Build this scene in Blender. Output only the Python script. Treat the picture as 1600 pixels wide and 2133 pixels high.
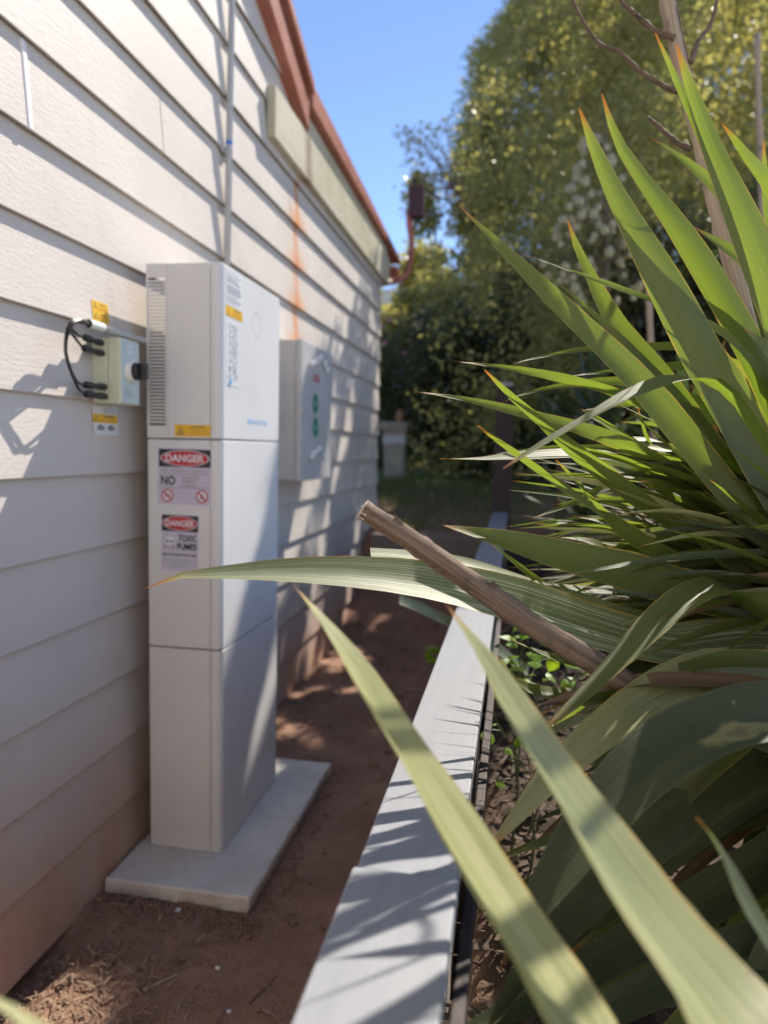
import bpy, bmesh, math, random
import numpy as np
from mathutils import Vector, Matrix, noise as mnoise

for o in list(bpy.data.objects):
    bpy.data.objects.remove(o)
scene = bpy.context.scene
COL = scene.collection
random.seed(7)
rng = np.random.default_rng(7)

# ------------------------------------------------------------------ camera
F_PX, YAW, PITCH, ROLL, CAM_H = 1492.2, -0.1803, 0.0873, 0.0212, 1.1973
def _axes():
    fw = Vector((math.sin(YAW)*math.cos(PITCH), math.cos(YAW)*math.cos(PITCH), -math.sin(PITCH)))
    rt = Vector((math.cos(YAW), -math.sin(YAW), 0)); up = rt.cross(fw)
    c, s = math.cos(ROLL), math.sin(ROLL)
    return fw, c*rt + s*up, -s*rt + c*up
FW, RT, UP = _axes()
CAM = Vector((0, 0, CAM_H))
def ray(x, y): return FW + RT*((x-800)/F_PX) - UP*((y-1066.5)/F_PX)
def at(x, y, d): return CAM + ray(x, y)*d
def onX(x, y, X): r = ray(x, y); return CAM + r*((X-CAM.x)/r.x)
def onY(x, y, Y): r = ray(x, y); return CAM + r*(Y/r.y)
def onZ(x, y, Z): r = ray(x, y); return CAM + r*((Z-CAM.z)/r.z)
def project(P):
    v = Vector(P) - CAM; z = v.dot(FW)
    return 800 + F_PX*v.dot(RT)/z, 1066.5 - F_PX*v.dot(UP)/z, z

cd = bpy.data.cameras.new('camera'); cam = bpy.data.objects.new('camera', cd); COL.objects.link(cam)
cd.sensor_fit = 'HORIZONTAL'; cd.sensor_width = 36.0; cd.lens = 36.0*F_PX/1600
m = Matrix((( RT.x, UP.x, -FW.x, 0), (RT.y, UP.y, -FW.y, 0), (RT.z, UP.z, -FW.z, CAM_H), (0, 0, 0, 1)))
cam.matrix_world = m
cd.clip_start = 0.02; cd.clip_end = 500
cd.dof.use_dof = True; cd.dof.focus_distance = 1.02
cd.dof.aperture_fstop = (cd.lens/1000)/0.0086
cd.dof.aperture_blades = 0
scene.camera = cam

# ------------------------------------------------------------------ sky, sun, exposure
SUN = Vector((1.0, 2.5, 3.1)).normalized()
world = bpy.data.worlds.new('World'); scene.world = world; world.use_nodes = True
wn = world.node_tree.nodes; wl = world.node_tree.links
sky = wn.new('ShaderNodeTexSky'); sky.sky_type = 'NISHITA'; sky.sun_disc = False
sky.sun_elevation = math.asin(SUN.z); sky.sun_rotation = math.atan2(SUN.x, SUN.y)
sky.air_density = 1.0; sky.dust_density = 0.0; sky.ozone_density = 1.0; sky.altitude = 5500
wn['Background'].inputs['Strength'].default_value = 0.15
wl.new(sky.outputs[0], wn['Background'].inputs['Color'])
sd = bpy.data.lights.new('sun', 'SUN'); sd.energy = 4.2; sd.angle = math.radians(0.45); sd.color = (1.0, 0.925, 0.82)
so = bpy.data.objects.new('sun', sd); COL.objects.link(so)
so.rotation_euler = SUN.to_track_quat('Z', 'Y').to_euler(); so.location = (4, 8, 10)
scene.view_settings.view_transform = 'Standard'; scene.view_settings.look = 'None'
scene.view_settings.exposure = 1.0; scene.view_settings.gamma = 1.0
scene.render.engine = 'CYCLES'
scene.cycles.max_bounces = 8; scene.cycles.transparent_max_bounces = 8
scene.cycles.transmission_bounces = 6; scene.cycles.diffuse_bounces = 5
scene.cycles.use_denoising = True

# ------------------------------------------------------------------ helpers
def link(o, parent=None):
    COL.objects.link(o)
    if parent is not None: o.parent = parent
    return o
def tag(o, label=None, cat=None, group=None, kind=None):
    if label: o['label'] = label
    if cat: o['category'] = cat
    if group: o['group'] = group
    if kind: o['kind'] = kind
    return o
def empty(name, label=None, cat=None, group=None, loc=(0, 0, 0), parent=None):
    o = bpy.data.objects.new(name, None); o.location = loc; o.empty_display_size = 0.1
    link(o, parent); return tag(o, label, cat, group)

class MB:
    def __init__(s): s.v = []; s.f = []; s.m = []; s.uv = []
    def add(s, vs, fs, mi=0, uvs=None):
        b = len(s.v); s.v += [tuple(p) for p in vs]
        for i, f in enumerate(fs):
            s.f.append([b+k for k in f]); s.m.append(mi)
            s.uv.append([uvs[k] for k in f] if uvs else [(0, 0)]*len(f))
    def box(s, x0, x1, y0, y1, z0, z1, mi=0):
        vs = [(x0,y0,z0),(x1,y0,z0),(x1,y1,z0),(x0,y1,z0),(x0,y0,z1),(x1,y0,z1),(x1,y1,z1),(x0,y1,z1)]
        s.add(vs, [(0,3,2,1),(4,5,6,7),(0,1,5,4),(1,2,6,5),(2,3,7,6),(3,0,4,7)], mi)
    def prism(s, poly, d, mi=0):
        """poly: list of Vectors, extruded by vector d"""
        n = len(poly); d = Vector(d); a = [Vector(p) for p in poly]; b = [p+d for p in a]
        s.add(a+b, [tuple(range(n))[::-1], tuple(range(n, 2*n))] + [(i, (i+1)%n, (i+1)%n+n, i+n) for i in range(n)], mi)
    def tube(s, pts, rad, n=8, mi=0, caps=True, jit=0):
        pts = [Vector(p) for p in pts]; k = len(pts)
        if not hasattr(rad, '__len__'): rad = [rad]*k
        rings = []; ref = None
        for i, p in enumerate(pts):
            t = (pts[min(i+1, k-1)] - pts[max(i-1, 0)]).normalized()
            if ref is None:
                ref = t.orthogonal().normalized()
            ref = (ref - t*ref.dot(t)).normalized(); b = t.cross(ref)
            rings.append([p + (ref*math.cos(2*math.pi*j/n) + b*math.sin(2*math.pi*j/n))*rad[i]*(1+jit*random.uniform(-1, 1)) for j in range(n)])
        vs = [q for r in rings for q in r]; fs = []; uvs = [(j/n, i/max(1, k-1)) for i in range(k) for j in range(n)]
        for i in range(k-1):
            for j in range(n):
                fs.append((i*n+j, i*n+(j+1)%n, (i+1)*n+(j+1)%n, (i+1)*n+j))
        if caps: fs += [tuple(range(n))[::-1], tuple((k-1)*n+j for j in range(n))]
        s.add(vs, fs, mi, uvs)
    def sphere(s, c, r, sc=(1, 1, 1), n=8, mmm=6, mi=0):
        vs = [(c[0], c[1], c[2]-r*sc[2])]
        for i in range(1, mmm):
            a = -math.pi/2 + math.pi*i/mmm
            for j in range(n):
                b = 2*math.pi*j/n
                vs.append((c[0]+r*sc[0]*math.cos(a)*math.cos(b), c[1]+r*sc[1]*math.cos(a)*math.sin(b), c[2]+r*sc[2]*math.sin(a)))
        vs.append((c[0], c[1], c[2]+r*sc[2])); fs = []
        for j in range(n): fs.append((0, 1+(j+1)%n, 1+j))
        for i in range(mmm-2):
            for j in range(n):
                a = 1+i*n
                fs.append((a+j, a+(j+1)%n, a+n+(j+1)%n, a+n+j))
        t = len(vs)-1; a = 1+(mmm-2)*n
        for j in range(n): fs.append((a+j, a+(j+1)%n, t))
        s.add(vs, fs, mi)
    def mesh(s, name, mats, smooth=False):
        me = bpy.data.meshes.new(name); me.from_pydata(s.v, [], s.f)
        for mt in (mats if isinstance(mats, (list, tuple)) else [mats]): me.materials.append(mt)
        me.polygons.foreach_set('material_index', s.m)
        uvl = me.uv_layers.new(name='UVMap')
        flat = [c for f in s.uv for uv in f for c in uv]
        uvl.data.foreach_set('uv', flat)
        if smooth: me.polygons.foreach_set('use_smooth', [True]*len(s.f))
        me.update(); return me
    def build(s, name, mats, parent=None, smooth=False, bevel=0, seg=2):
        o = bpy.data.objects.new(name, s.mesh(name, mats, smooth)); link(o, parent)
        if bevel:
            b = o.modifiers.new('bevel', 'BEVEL'); b.width = bevel; b.segments = seg; b.limit_method = 'ANGLE'
        return o

def catmull(pts, n):
    P = [Vector(p) for p in pts]; P = [P[0]*2-P[1]] + P + [P[-1]*2-P[-2]]; out = []
    segs = len(P)-3
    for k in range(n+1):
        u = k/n*segs; i = min(int(u), segs-1); t = u-i
        a, b, c, d = P[i:i+4]
        out.append(0.5*((2*b) + (c-a)*t + (2*a-5*b+4*c-d)*t*t + (3*b-a-3*c+d)*t**3))
    return out
def resample(pts, n):
    L = [0]
    for a, b in zip(pts, pts[1:]): L.append(L[-1] + (b-a).length)
    out = []; j = 0
    for k in range(n+1):
        t = L[-1]*k/n
        while j < len(L)-2 and L[j+1] < t: j += 1
        w = (t-L[j])/max(1e-9, L[j+1]-L[j]); out.append(pts[j].lerp(pts[j+1], min(1, max(0, w))))
    return out

# ------------------------------------------------------------------ materials
class NT:
    def __init__(s, name):
        s.mat = bpy.data.materials.new(name); s.mat.use_nodes = True
        s.nt = s.mat.node_tree; s.n = s.nt.nodes; s.l = s.nt.links
        s.bsdf = s.n['Principled BSDF']; s.out = s.n['Material Output']
    def node(s, t, **kw):
        nd = s.n.new(t)
        for k, v in kw.items():
            if k.startswith('_'): setattr(nd, k[1:], v)
        return nd
    def set(s, sock, v):
        if hasattr(v, 'is_linked') or isinstance(v, bpy.types.NodeSocket): s.l.new(v, sock)
        else: sock.default_value = v
    def noise(s, scale, vec=None, detail=4, rough=0.55, dist=0):
        n = s.n.new('ShaderNodeTexNoise'); n.inputs['Scale'].default_value = scale; n.inputs['Detail'].default_value = detail
        n.inputs['Roughness'].default_value = rough; n.inputs['Distortion'].default_value = dist
        if vec is not None: s.l.new(vec, n.inputs['Vector'])
        return n.outputs['Fac']
    def ramp(s, fac, stops):
        r = s.n.new('ShaderNodeValToRGB'); s.l.new(fac, r.inputs[0]); e = r.color_ramp.elements
        while len(e) < len(stops): e.new(0.5)
        for i, (p, c) in enumerate(stops):
            e[i].position = p; e[i].color = (*c, 1) if len(c) == 3 else c
        return r.outputs[0]
    def map(s, v, a, b, c=0.0, d=1.0, smooth=True):
        n = s.n.new('ShaderNodeMapRange'); n.interpolation_type = 'SMOOTHSTEP' if smooth else 'LINEAR'
        s.l.new(v, n.inputs[0])
        for i, x in enumerate((a, b, c, d)): n.inputs[i+1].default_value = x
        return n.outputs[0]
    def math(s, op, a, b=0.0):
        n = s.n.new('ShaderNodeMath'); n.operation = op; s.set(n.inputs[0], a); s.set(n.inputs[1], b); return n.outputs[0]
    def mix(s, fac, a, b, mode='MIX'):
        n = s.n.new('ShaderNodeMix'); n.data_type = 'RGBA'; n.blend_type = mode
        s.set(n.inputs[0], fac)
        s.set(n.inputs[6], a if not isinstance(a, tuple) else (*a, 1)); s.set(n.inputs[7], b if not isinstance(b, tuple) else (*b, 1))
        return n.outputs[2]
    def bump(s, h, strength=0.3, dist=0.01, target=None):
        n = s.n.new('ShaderNodeBump'); n.inputs['Strength'].default_value = strength; n.inputs['Distance'].default_value = dist
        s.l.new(h, n.inputs['Height']); s.l.new(n.outputs[0], (target or s.bsdf).inputs['Normal']); return n
    def pos(s): return s.n.new('ShaderNodeNewGeometry').outputs['Position']
    def xyz(s, v):
        n = s.n.new('ShaderNodeSeparateXYZ'); s.l.new(v, n.inputs[0]); return n.outputs
    def uv(s): return s.n.new('ShaderNodeTexCoord').outputs['UV']
    def objc(s): return s.n.new('ShaderNodeTexCoord').outputs['Object']
    def scale(s, v, sc):
        n = s.n.new('ShaderNodeMapping'); s.l.new(v, n.inputs[0]); n.inputs['Scale'].default_value = sc; return n.outputs[0]
    def rnd(s): return s.n.new('ShaderNodeObjectInfo').outputs['Random']
    def base(s, c, rough=0.5, metal=0, spec=0.5):
        s.set(s.bsdf.inputs['Base Color'], c if not isinstance(c, tuple) else (*c, 1))
        s.set(s.bsdf.inputs['Roughness'], rough); s.bsdf.inputs['Metallic'].default_value = metal
        s.bsdf.inputs['Specular IOR Level'].default_value = spec
        return s

def simple(name, c, rough=0.5, var=0.12, scale=14, metal=0, spec=0.5, bump=0.0, bscale=60):
    t = NT(name); p = t.pos()
    f = t.noise(scale, p)
    a = tuple(x*(1-var) for x in c); b = tuple(min(1, x*(1+var)) for x in c)
    t.base(t.ramp(f, [(0.3, a), (0.7, b)]), rough, metal, spec)
    if bump: t.bump(t.noise(bscale, p), bump, 0.004)
    return t.mat

M = {}
# weatherboard paint with embossed grain, dust, red soil splash at the bottom and a rust run
t = NT('weatherboard_paint'); p = t.pos(); X, Y, Z = t.xyz(p)
big = t.noise(1.7, p, 5, 0.6); fine = t.noise(38, p, 3)
col = t.mix(t.map(big, 0.3, 0.7), (0.565, 0.507, 0.452), (0.63, 0.567, 0.508))
rv = t.rnd(); col = t.mix(t.map(rv, 0, 1, 0.0, 0.22, False), col, (0.49, 0.435, 0.385))
grime = t.map(t.noise(6.5, t.scale(p, (1, 1, 0.35)), 6, 0.65), 0.56, 0.78)
col = t.mix(t.math('MULTIPLY', grime, 0.22), col, (0.36, 0.31, 0.26))
splash = t.math('MULTIPLY', t.map(Z, -0.05, 0.52, 1.0, 0.0), t.map(t.noise(4.5, t.scale(p, (1, 1, 0.6)), 6, 0.65), 0.2, 0.72, 0.45, 1.0))
col = t.mix(splash, col, (0.46, 0.265, 0.175))
wob = t.math('MULTIPLY', t.math('SUBTRACT', t.noise(3.0, t.scale(p, (0.2, 0.2, 1)), 3), 0.5), 0.05)
dy = t.math('ABSOLUTE', t.math('SUBTRACT', t.math('ADD', Y, wob), 3.462), 0)
run = t.math('MULTIPLY', t.map(dy, 0.008, 0.055, 1.0, 0.0), t.map(Z, 0.95, 1.15, 0, 1))
run = t.math('MULTIPLY', run, t.map(t.noise(9, t.scale(p, (1, 1, 0.25)), 4), 0.25, 0.6, 0.30, 0.78))
run = t.math('MULTIPLY', run, t.map(Z, 2.46, 2.56, 1, 0))
# the run spreads sideways where each lap holds it back
lap = t.math('FRACT', t.math('DIVIDE', t.math('SUBTRACT', Z, 1.1146-0.193*4), 0.193), 0)
halo = t.math('MULTIPLY', t.map(dy, 0.0, 0.24, 1.0, 0.0), t.map(lap, 0.0, 0.55, 0.85, 0.12))
halo = t.math('MULTIPLY', halo, t.math('MULTIPLY', t.map(Z, 1.3, 1.6, 0, 1), t.map(Z, 2.3, 2.5, 1, 0)))
col = t.mix(halo, col, (0.66, 0.30, 0.12))
col = t.mix(run, col, (0.60, 0.22, 0.065))
t.base(col, t.map(big, 0.2, 0.8, 0.55, 0.7), 0, 0.35)
gr = t.noise(1.0, t.scale(p, (30, 26, 170)), 4, 0.6)
pit = t.noise(120, p, 2)
t.bump(t.math('ADD', t.math('MULTIPLY', gr, 0.7), t.math('MULTIPLY', pit, 0.5)), 0.38, 0.004)
M['board'] = t.mat
M['cover_strip'] = simple('cover_strip_paint', (0.74, 0.71, 0.69), 0.45, 0.05, 20)
M['wall_core'] = simple('wall_sheathing', (0.10, 0.085, 0.07), 0.9)
t = NT('cream_fascia_paint'); p = t.pos(); X, Y, Z = t.xyz(p)
col = t.mix(t.map(t.noise(2.5, p, 6, 0.65), 0.35, 0.7), (0.55, 0.50, 0.37), (0.43, 0.38, 0.26))
col = t.mix(t.math('MULTIPLY', t.map(t.noise(9, t.scale(p, (1, .6, 2)), 6, .7), .5, .72), .5), col, (0.26, 0.22, 0.14))
dy = t.math('ABSOLUTE', t.math('SUBTRACT', Y, t.math('ADD', 3.47, t.math('MULTIPLY', t.noise(5, p), 0.1))), 0)
col = t.mix(t.math('MULTIPLY', t.map(dy, 0.0, 0.09, 1, 0), 0.7), col, (0.16, 0.085, 0.035))
t.base(col, 0.65, 0, 0.3); t.bump(t.noise(1, t.scale(p, (40, 12, 90)), 4), 0.3, 0.004); M['fascia'] = t.mat
t = NT('red_oxide_metal'); p = t.pos()
col = t.mix(t.map(t.noise(7, p, 5, 0.6), 0.35, 0.7), (0.34, 0.115, 0.075), (0.42, 0.17, 0.12)); t.base(col, 0.5, 0, 0.4)
t.bump(t.noise(30, p), 0.12, 0.003); M['red'] = t.mat
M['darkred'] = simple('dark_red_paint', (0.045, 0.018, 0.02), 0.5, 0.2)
# cabinet paint
t = NT('powder_coat_grey'); p = t.pos()
col = t.mix(t.map(t.noise(2.2, p, 5, 0.6), 0.35, 0.7), (0.665, 0.655, 0.64), (0.715, 0.705, 0.69))
dust = t.math('MULTIPLY', t.map(t.xyz(p)[2], 0.0, 0.35, 0.35, 0), t.noise(8, p, 5)); col = t.mix(dust, col, (0.42, 0.30, 0.22))
t.base(col, 0.42, 0, 0.45); t.bump(t.noise(420, p, 2), 0.12, 0.001); M['cabinet'] = t.mat
M['cabinet_dark'] = simple('dark_seam_plastic', (0.10, 0.10, 0.10), 0.7)  # dark core set in the gaps between the modules
M['meter'] = simple('meter_box_enamel', (0.50, 0.485, 0.47), 0.45, 0.05, 5, 0, 0.45, 0.05, 200)
M['conduit'] = simple('grey_pvc', (0.42, 0.42, 0.41), 0.4, 0.06, 20)
M['white_pvc'] = simple('white_pvc', (0.78, 0.76, 0.70), 0.35, 0.04, 20)
M['blue_tape'] = simple('blue_tape', (0.03, 0.16, 0.62), 0.4)
M['iso'] = simple('cream_green_plastic', (0.60, 0.63, 0.47), 0.4, 0.05, 12)
M['iso_face'] = simple('pale_blue_face', (0.52, 0.60, 0.59), 0.4, 0.04, 12)
M['black'] = simple('black_plastic', (0.018, 0.018, 0.02), 0.32, 0.2, 30)
M['cable'] = simple('black_cable_rubber', (0.022, 0.018, 0.018), 0.3, 0.2, 30)
M['steel'] = simple('zinc_screw', (0.45, 0.44, 0.42), 0.35, 0.1, 30, 0.8)
for nm, c in dict(ink_white=(0.72, 0.70, 0.76), paper=(0.56, 0.52, 0.62), ink_black=(0.02, 0.02, 0.022), ink_red=(0.50, 0.025, 0.03), ink_grey=(0.20, 0.19, 0.21),
                  ink_yellow=(0.80, 0.47, 0.02), ink_blue=(0.10, 0.42, 0.80), ink_green=(0.01, 0.19, 0.12), ink_pale=(0.70, 0.70, 0.70),
                  ink_faint=(0.40, 0.41, 0.44), ink_dim=(0.10, 0.09, 0.09), ink_lgreen=(0.30, 0.50, 0.42), ink_orange=(0.70, 0.36, 0.05), ink_emboss=(0.78, 0.78, 0.79)).items():
    M[nm] = simple(nm, c, 0.45, 0.05, 40)
# concrete
t = NT('paver_concrete'); p = t.pos()
n1 = t.noise(5, p, 7, 0.65); n2 = t.noise(70, p, 3)
col = t.mix(t.map(n1, 0.3, 0.7), (0.58, 0.54, 0.48), (0.70, 0.655, 0.59)); col = t.mix(t.map(n2, 0.55, 0.75, 0, 0.35), col, (0.38, 0.355, 0.32))
st = t.map(t.noise(2.3, p, 6, 0.7), 0.55, 0.75); col = t.mix(t.math('MULTIPLY', st, 0.45), col, (0.34, 0.24, 0.17))
t.base(col, 0.85, 0, 0.25); t.bump(t.math('ADD', n1, t.math('MULTIPLY', n2, 0.4)), 0.35, 0.006); M['concrete'] = t.mat
# ground: red loam by the house, lawn on the upper terrace
t = NT('red_loam'); p = t.pos(); X, Y, Z = t.xyz(p)
n1 = t.noise(3.2, p, 8, 0.68); n2 = t.noise(26, p, 6, 0.7); n3 = t.noise(160, p, 3)
col = t.mix(t.map(n1, 0.3, 0.72), (0.28, 0.162, 0.112), (0.395, 0.24, 0.172)); col = t.mix(t.map(n2, 0.5, 0.75, 0, 0.6), col, (0.22, 0.115, 0.078))
col = t.mix(t.map(n3, 0.62, 0.75, 0, 0.5), col, (0.30, 0.19, 0.14))
col = t.mix(t.math('MULTIPLY', t.map(X, -0.10, 0.02), t.map(Y, 5.0, 4.6)), col, t.mix(n2, (0.05, 0.036, 0.027), (0.13, 0.095, 0.07)))  # bed darkened: its shade is put into the soil colour
lawn = t.math('MULTIPLY', t.map(t.math('ADD', Y, t.math('MULTIPLY', n1, 2.4)), 6.6, 8.2), t.map(n2, 0.25, 0.6, 0.5, 1))
col = t.mix(lawn, col, (0.15, 0.145, 0.065))
bounce_yard = t.math('MAXIMUM', t.map(t.math('ADD', Y, t.math('MULTIPLY', n1, 0.4)), 0.1, -0.2), t.math('MULTIPLY', t.map(t.math('ADD', X, n1), 2.0, 2.3), t.map(Y, 7.0, 6.0)))  # pale ground added out of view to bounce sunlight
col = t.mix(bounce_yard, col, t.mix(n1, (0.48, 0.455, 0.42), (0.57, 0.54, 0.50)))
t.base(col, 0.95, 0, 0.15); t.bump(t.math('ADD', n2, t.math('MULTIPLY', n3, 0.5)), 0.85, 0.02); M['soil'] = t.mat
# timber
t = NT('weathered_painted_timber'); p = t.pos()
g = t.noise(1, t.scale(p, (60, 3.0, 60)), 5, 0.6); b = t.noise(4, p, 6, .65)
col = t.mix(t.map(g, 0.3, 0.7), (0.215, 0.222, 0.24), (0.24, 0.247, 0.265)); col = t.mix(t.map(b, 0.55, 0.75, 0, 0.4), col, (0.26, 0.235, 0.21))
t.base(col, 0.5, 0, 0.4); t.bump(g, 0.12, 0.003); M['cap'] = t.mat
t = NT('dark_brown_post'); p = t.pos(); g = t.noise(1, t.scale(p, (60, 60, 4)), 5)
t.base(t.mix(g, (0.025, 0.017, 0.015), (0.05, 0.034, 0.03)), 0.6, 0, 0.4); t.bump(g, 0.4, 0.004); M['post'] = t.mat
t = NT('raw_grey_timber'); p = t.pos(); g = t.noise(1, t.scale(p, (60, 3, 60)), 5)
t.base(t.mix(g, (0.17, 0.14, 0.115), (0.30, 0.26, 0.22)), 0.8, 0, 0.25); t.bump(g, 0.5, 0.005); M['timber'] = t.mat
t = NT('dry_stalk_bark'); u = t.uv(); p = t.pos()
g = t.noise(1, t.scale(u, (22, 2.0, 1)), 5, 0.65, 0.6); b = t.noise(16, p, 5, 0.7)
col = t.mix(t.map(g, 0.3, 0.7), (0.085, 0.056, 0.038), (0.23, 0.165, 0.115)); col = t.mix(t.map(b, 0.52, 0.70, 0, 0.8), col, (0.04, 0.028, 0.02))
t.base(col, 0.75, 0, 0.3); t.bump(t.math('ADD', g, b), 0.6, 0.004); M['bark'] = t.mat
t = NT('pale_stalk_bark'); u = t.uv(); p = t.pos()
g = t.noise(1, t.scale(u, (26, 3.0, 1)), 5, 0.65, 0.6); b = t.noise(11, p, 5, 0.7)
col = t.mix(t.map(g, 0.3, 0.7), (0.30, 0.225, 0.155), (0.50, 0.40, 0.29)); col = t.mix(t.map(b, 0.53, 0.72, 0, 0.8), col, (0.085, 0.065, 0.05))
t.base(col, 0.75, 0, 0.3); t.bump(t.math('ADD', g, b), 0.55, 0.004); M['bark_pale'] = t.mat
M['plank'] = simple('pale_bounce_paint', (0.60, 0.56, 0.51), 0.6, 0.08, 6)  # planks kept pale to bounce light onto the pavers and path
M['render'] = simple('cream_render', (0.66, 0.635, 0.60), 0.8, 0.05, 5, 0, 0.2, 0.2, 80)
M['cut_wood'] = simple('cut_pith', (0.50, 0.42, 0.33), 0.85, 0.2, 60, 0, 0.2, 0.3)

def leaf_mat(name, dark, light, trans, tw=0.42, margin=(0.46, 0.31, 0.08), tipc=(0.36, 0.12, 0.03), rough=0.42, mstr=1.0, stripe=0.5, spot=0.0, spec=0.5, pale=None, blotch=False):
    t = NT(name); u = t.uv(); U, V, _ = t.xyz(u); r = t.rnd(); p = t.pos()
    comb = t.node('ShaderNodeCombineXYZ'); t.set(comb.inputs[0], t.math('MULTIPLY', U, 34.0)); t.set(comb.inputs[1], t.math('MULTIPLY', V, 1.3)); t.set(comb.inputs[2], t.math('MULTIPLY', r, 90.0))
    st = t.noise(1.0, comb.outputs[0], 4, 0.6)
    comb2 = t.node('ShaderNodeCombineXYZ'); t.set(comb2.inputs[0], t.math('MULTIPLY', U, 2.0)); t.set(comb2.inputs[1], t.math('MULTIPLY', V, 3.5)); t.set(comb2.inputs[2], t.math('MULTIPLY', r, 40.0))
    pt = t.noise(1.0, comb2.outputs[0], 5, 0.6)
    f = t.math('ADD', t.math('MULTIPLY', st, stripe), t.math('MULTIPLY', pt, 1-stripe))
    col = t.mix(t.map(f, 0.32, 0.66), dark, light)
    if pale:
        band = t.map(st, 0.5, 0.62); col = t.mix(t.math('MULTIPLY', band, 0.85), col, pale)
    hue = t.mix(t.map(r, 0, 1, 0, 0.35, False), col, tuple(c*0.6 for c in dark)); col = hue
    edge = t.math('ABSOLUTE', t.math('SUBTRACT', U, 0.5), 0)
    comb3 = t.node('ShaderNodeCombineXYZ'); t.set(comb3.inputs[0], t.math('MULTIPLY', V, 14.0)); t.set(comb3.inputs[1], t.math('MULTIPLY', r, 50.0)); t.set(comb3.inputs[2], t.math('MULTIPLY', t.math('GREATER_THAN', U, .5), 9.0))
    em = t.math('MULTIPLY', t.math('MULTIPLY', t.map(edge, 0.462, 0.487), t.map(t.noise(1.0, comb3.outputs[0], 4, .6), .38, .62, .15, 1.0)), mstr)
    worn = t.math('MULTIPLY', t.map(edge, .40, .49), t.map(t.noise(1.7, comb3.outputs[0], 5, .7), .60, .68))
    tip = t.map(t.math('ADD', V, t.math('MULTIPLY', t.math('SUBTRACT', pt, 0.5), 0.05)), 0.955, 0.995)
    tc = t.mix(t.math('MULTIPLY', em, 0.85), trans, (0.85, 0.50, 0.07)); tc = t.mix(tip, tc, (0.55, 0.20, 0.03))
    col = t.mix(t.math('MULTIPLY', em, 0.9), col, margin)
    col = t.mix(t.math('MULTIPLY', worn, .8), col, (0.24, 0.17, 0.09))
    ytip = t.map(V, 0.92, 0.99); col = t.mix(t.math('MULTIPLY', ytip, 0.6), col, margin)
    col = t.mix(tip, col, tipc)
    if spot:
        vs = t.noise(9.0, p, 5, 0.7); sm = t.map(vs, 0.60, 0.68); col = t.mix(t.math('MULTIPLY', sm, spot), col, (0.16, 0.075, 0.04)); tc = t.mix(t.math('MULTIPLY', sm, spot), tc, (0.12, 0.05, 0.02))
    if blotch:
        du = t.math('MULTIPLY', t.math('SUBTRACT', U, 0.36), 1.5); dv = t.math('MULTIPLY', t.math('SUBTRACT', V, 0.44), 4.6)
        rr = t.math('ADD', t.math('SQRT', t.math('ADD', t.math('MULTIPLY', du, du), t.math('MULTIPLY', dv, dv))), t.math('MULTIPLY', t.math('SUBTRACT', t.noise(30, p, 5), .5), .5))
        col = t.mix(t.math('MULTIPLY', t.map(rr, .34, .24), .85), col, (0.26, 0.24, 0.10)); col = t.mix(t.math('MULTIPLY', t.map(t.math('ADD', rr, t.math('MULTIPLY', t.math('SUBTRACT', t.noise(60, p, 5), .5), .3)), .16, .05), .7), col, (0.15, 0.10, 0.065))
    fl = t.map(t.noise(140, p, 2), 0.70, 0.76); col = t.mix(t.math('MULTIPLY', fl, 0.5), col, (0.30, 0.28, 0.16))
    t.base(col, t.map(pt, 0.2, 0.8, rough-0.05, rough+0.12), 0, spec)
    h = t.math('ADD', st, t.math('MULTIPLY', pt, 0.3)); t.bump(h, 0.28, 0.0025)
    tr = t.node('ShaderNodeBsdfTranslucent'); t.l.new(t.mix(t.map(st, 0.3, 0.7), tc, t.mix(0.4, tc, (0.05, 0.09, 0.01))), tr.inputs['Color'])
    mx = t.node('ShaderNodeMixShader'); mx.inputs[0].default_value = tw
    t.l.new(t.bsdf.outputs[0], mx.inputs[1]); t.l.new(tr.outputs[0], mx.inputs[2]); t.l.new(mx.outputs[0], t.out.inputs['Surface'])
    return t.mat
M['leaf'] = leaf_mat('yucca_leaf', (0.078, 0.088, 0.026), (0.150, 0.160, 0.062), (0.30, 0.42, 0.035), spec=0.4)
M['leaf_dark'] = leaf_mat('yucca_leaf_deep_green', (0.046, 0.058, 0.026), (0.090, 0.100, 0.046), (0.10, 0.16, 0.02), 0.22, margin=(0.10, 0.11, 0.05), tipc=(0.2, 0.10, 0.03), mstr=0.5, rough=0.55, spec=0.3)
M['leaf_spot'] = leaf_mat('yucca_leaf_spotted', (0.065, 0.088, 0.040), (0.14, 0.155, 0.075), (0.24, 0.34, 0.04), 0.36, spot=0.8)
M['leaf_pale'] = leaf_mat('yucca_leaf_striped', (0.10, 0.13, 0.05), (0.30, 0.33, 0.18), (0.26, 0.34, 0.06), 0.3, stripe=0.8, pale=(0.62, 0.62, 0.44), spot=0.15)
M['leaf_blotch'] = leaf_mat('yucca_leaf_blotched', (0.046, 0.060, 0.026), (0.095, 0.105, 0.048), (0.10, 0.16, 0.02), 0.22, margin=(0.10, 0.11, 0.05), tipc=(0.2, 0.10, 0.03), mstr=0.5, rough=0.5, spec=0.32, blotch=True)
M['leaf_yellow'] = leaf_mat('yucca_leaf_yellow_sheen', (0.20, 0.23, 0.09), (0.42, 0.41, 0.20), (0.42, 0.42, 0.07), 0.28, stripe=0.6, pale=(0.50, 0.49, 0.27))  # yellow leaf; pale bands also hold sun sheen in their colour
M['leaf_dry'] = leaf_mat('yucca_leaf_dead', (0.10, 0.055, 0.03), (0.24, 0.15, 0.085), (0.25, 0.10, 0.03), 0.2, margin=(0.22, 0.14, 0.08), tipc=(0.08, 0.05, 0.03), rough=0.6)
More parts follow.
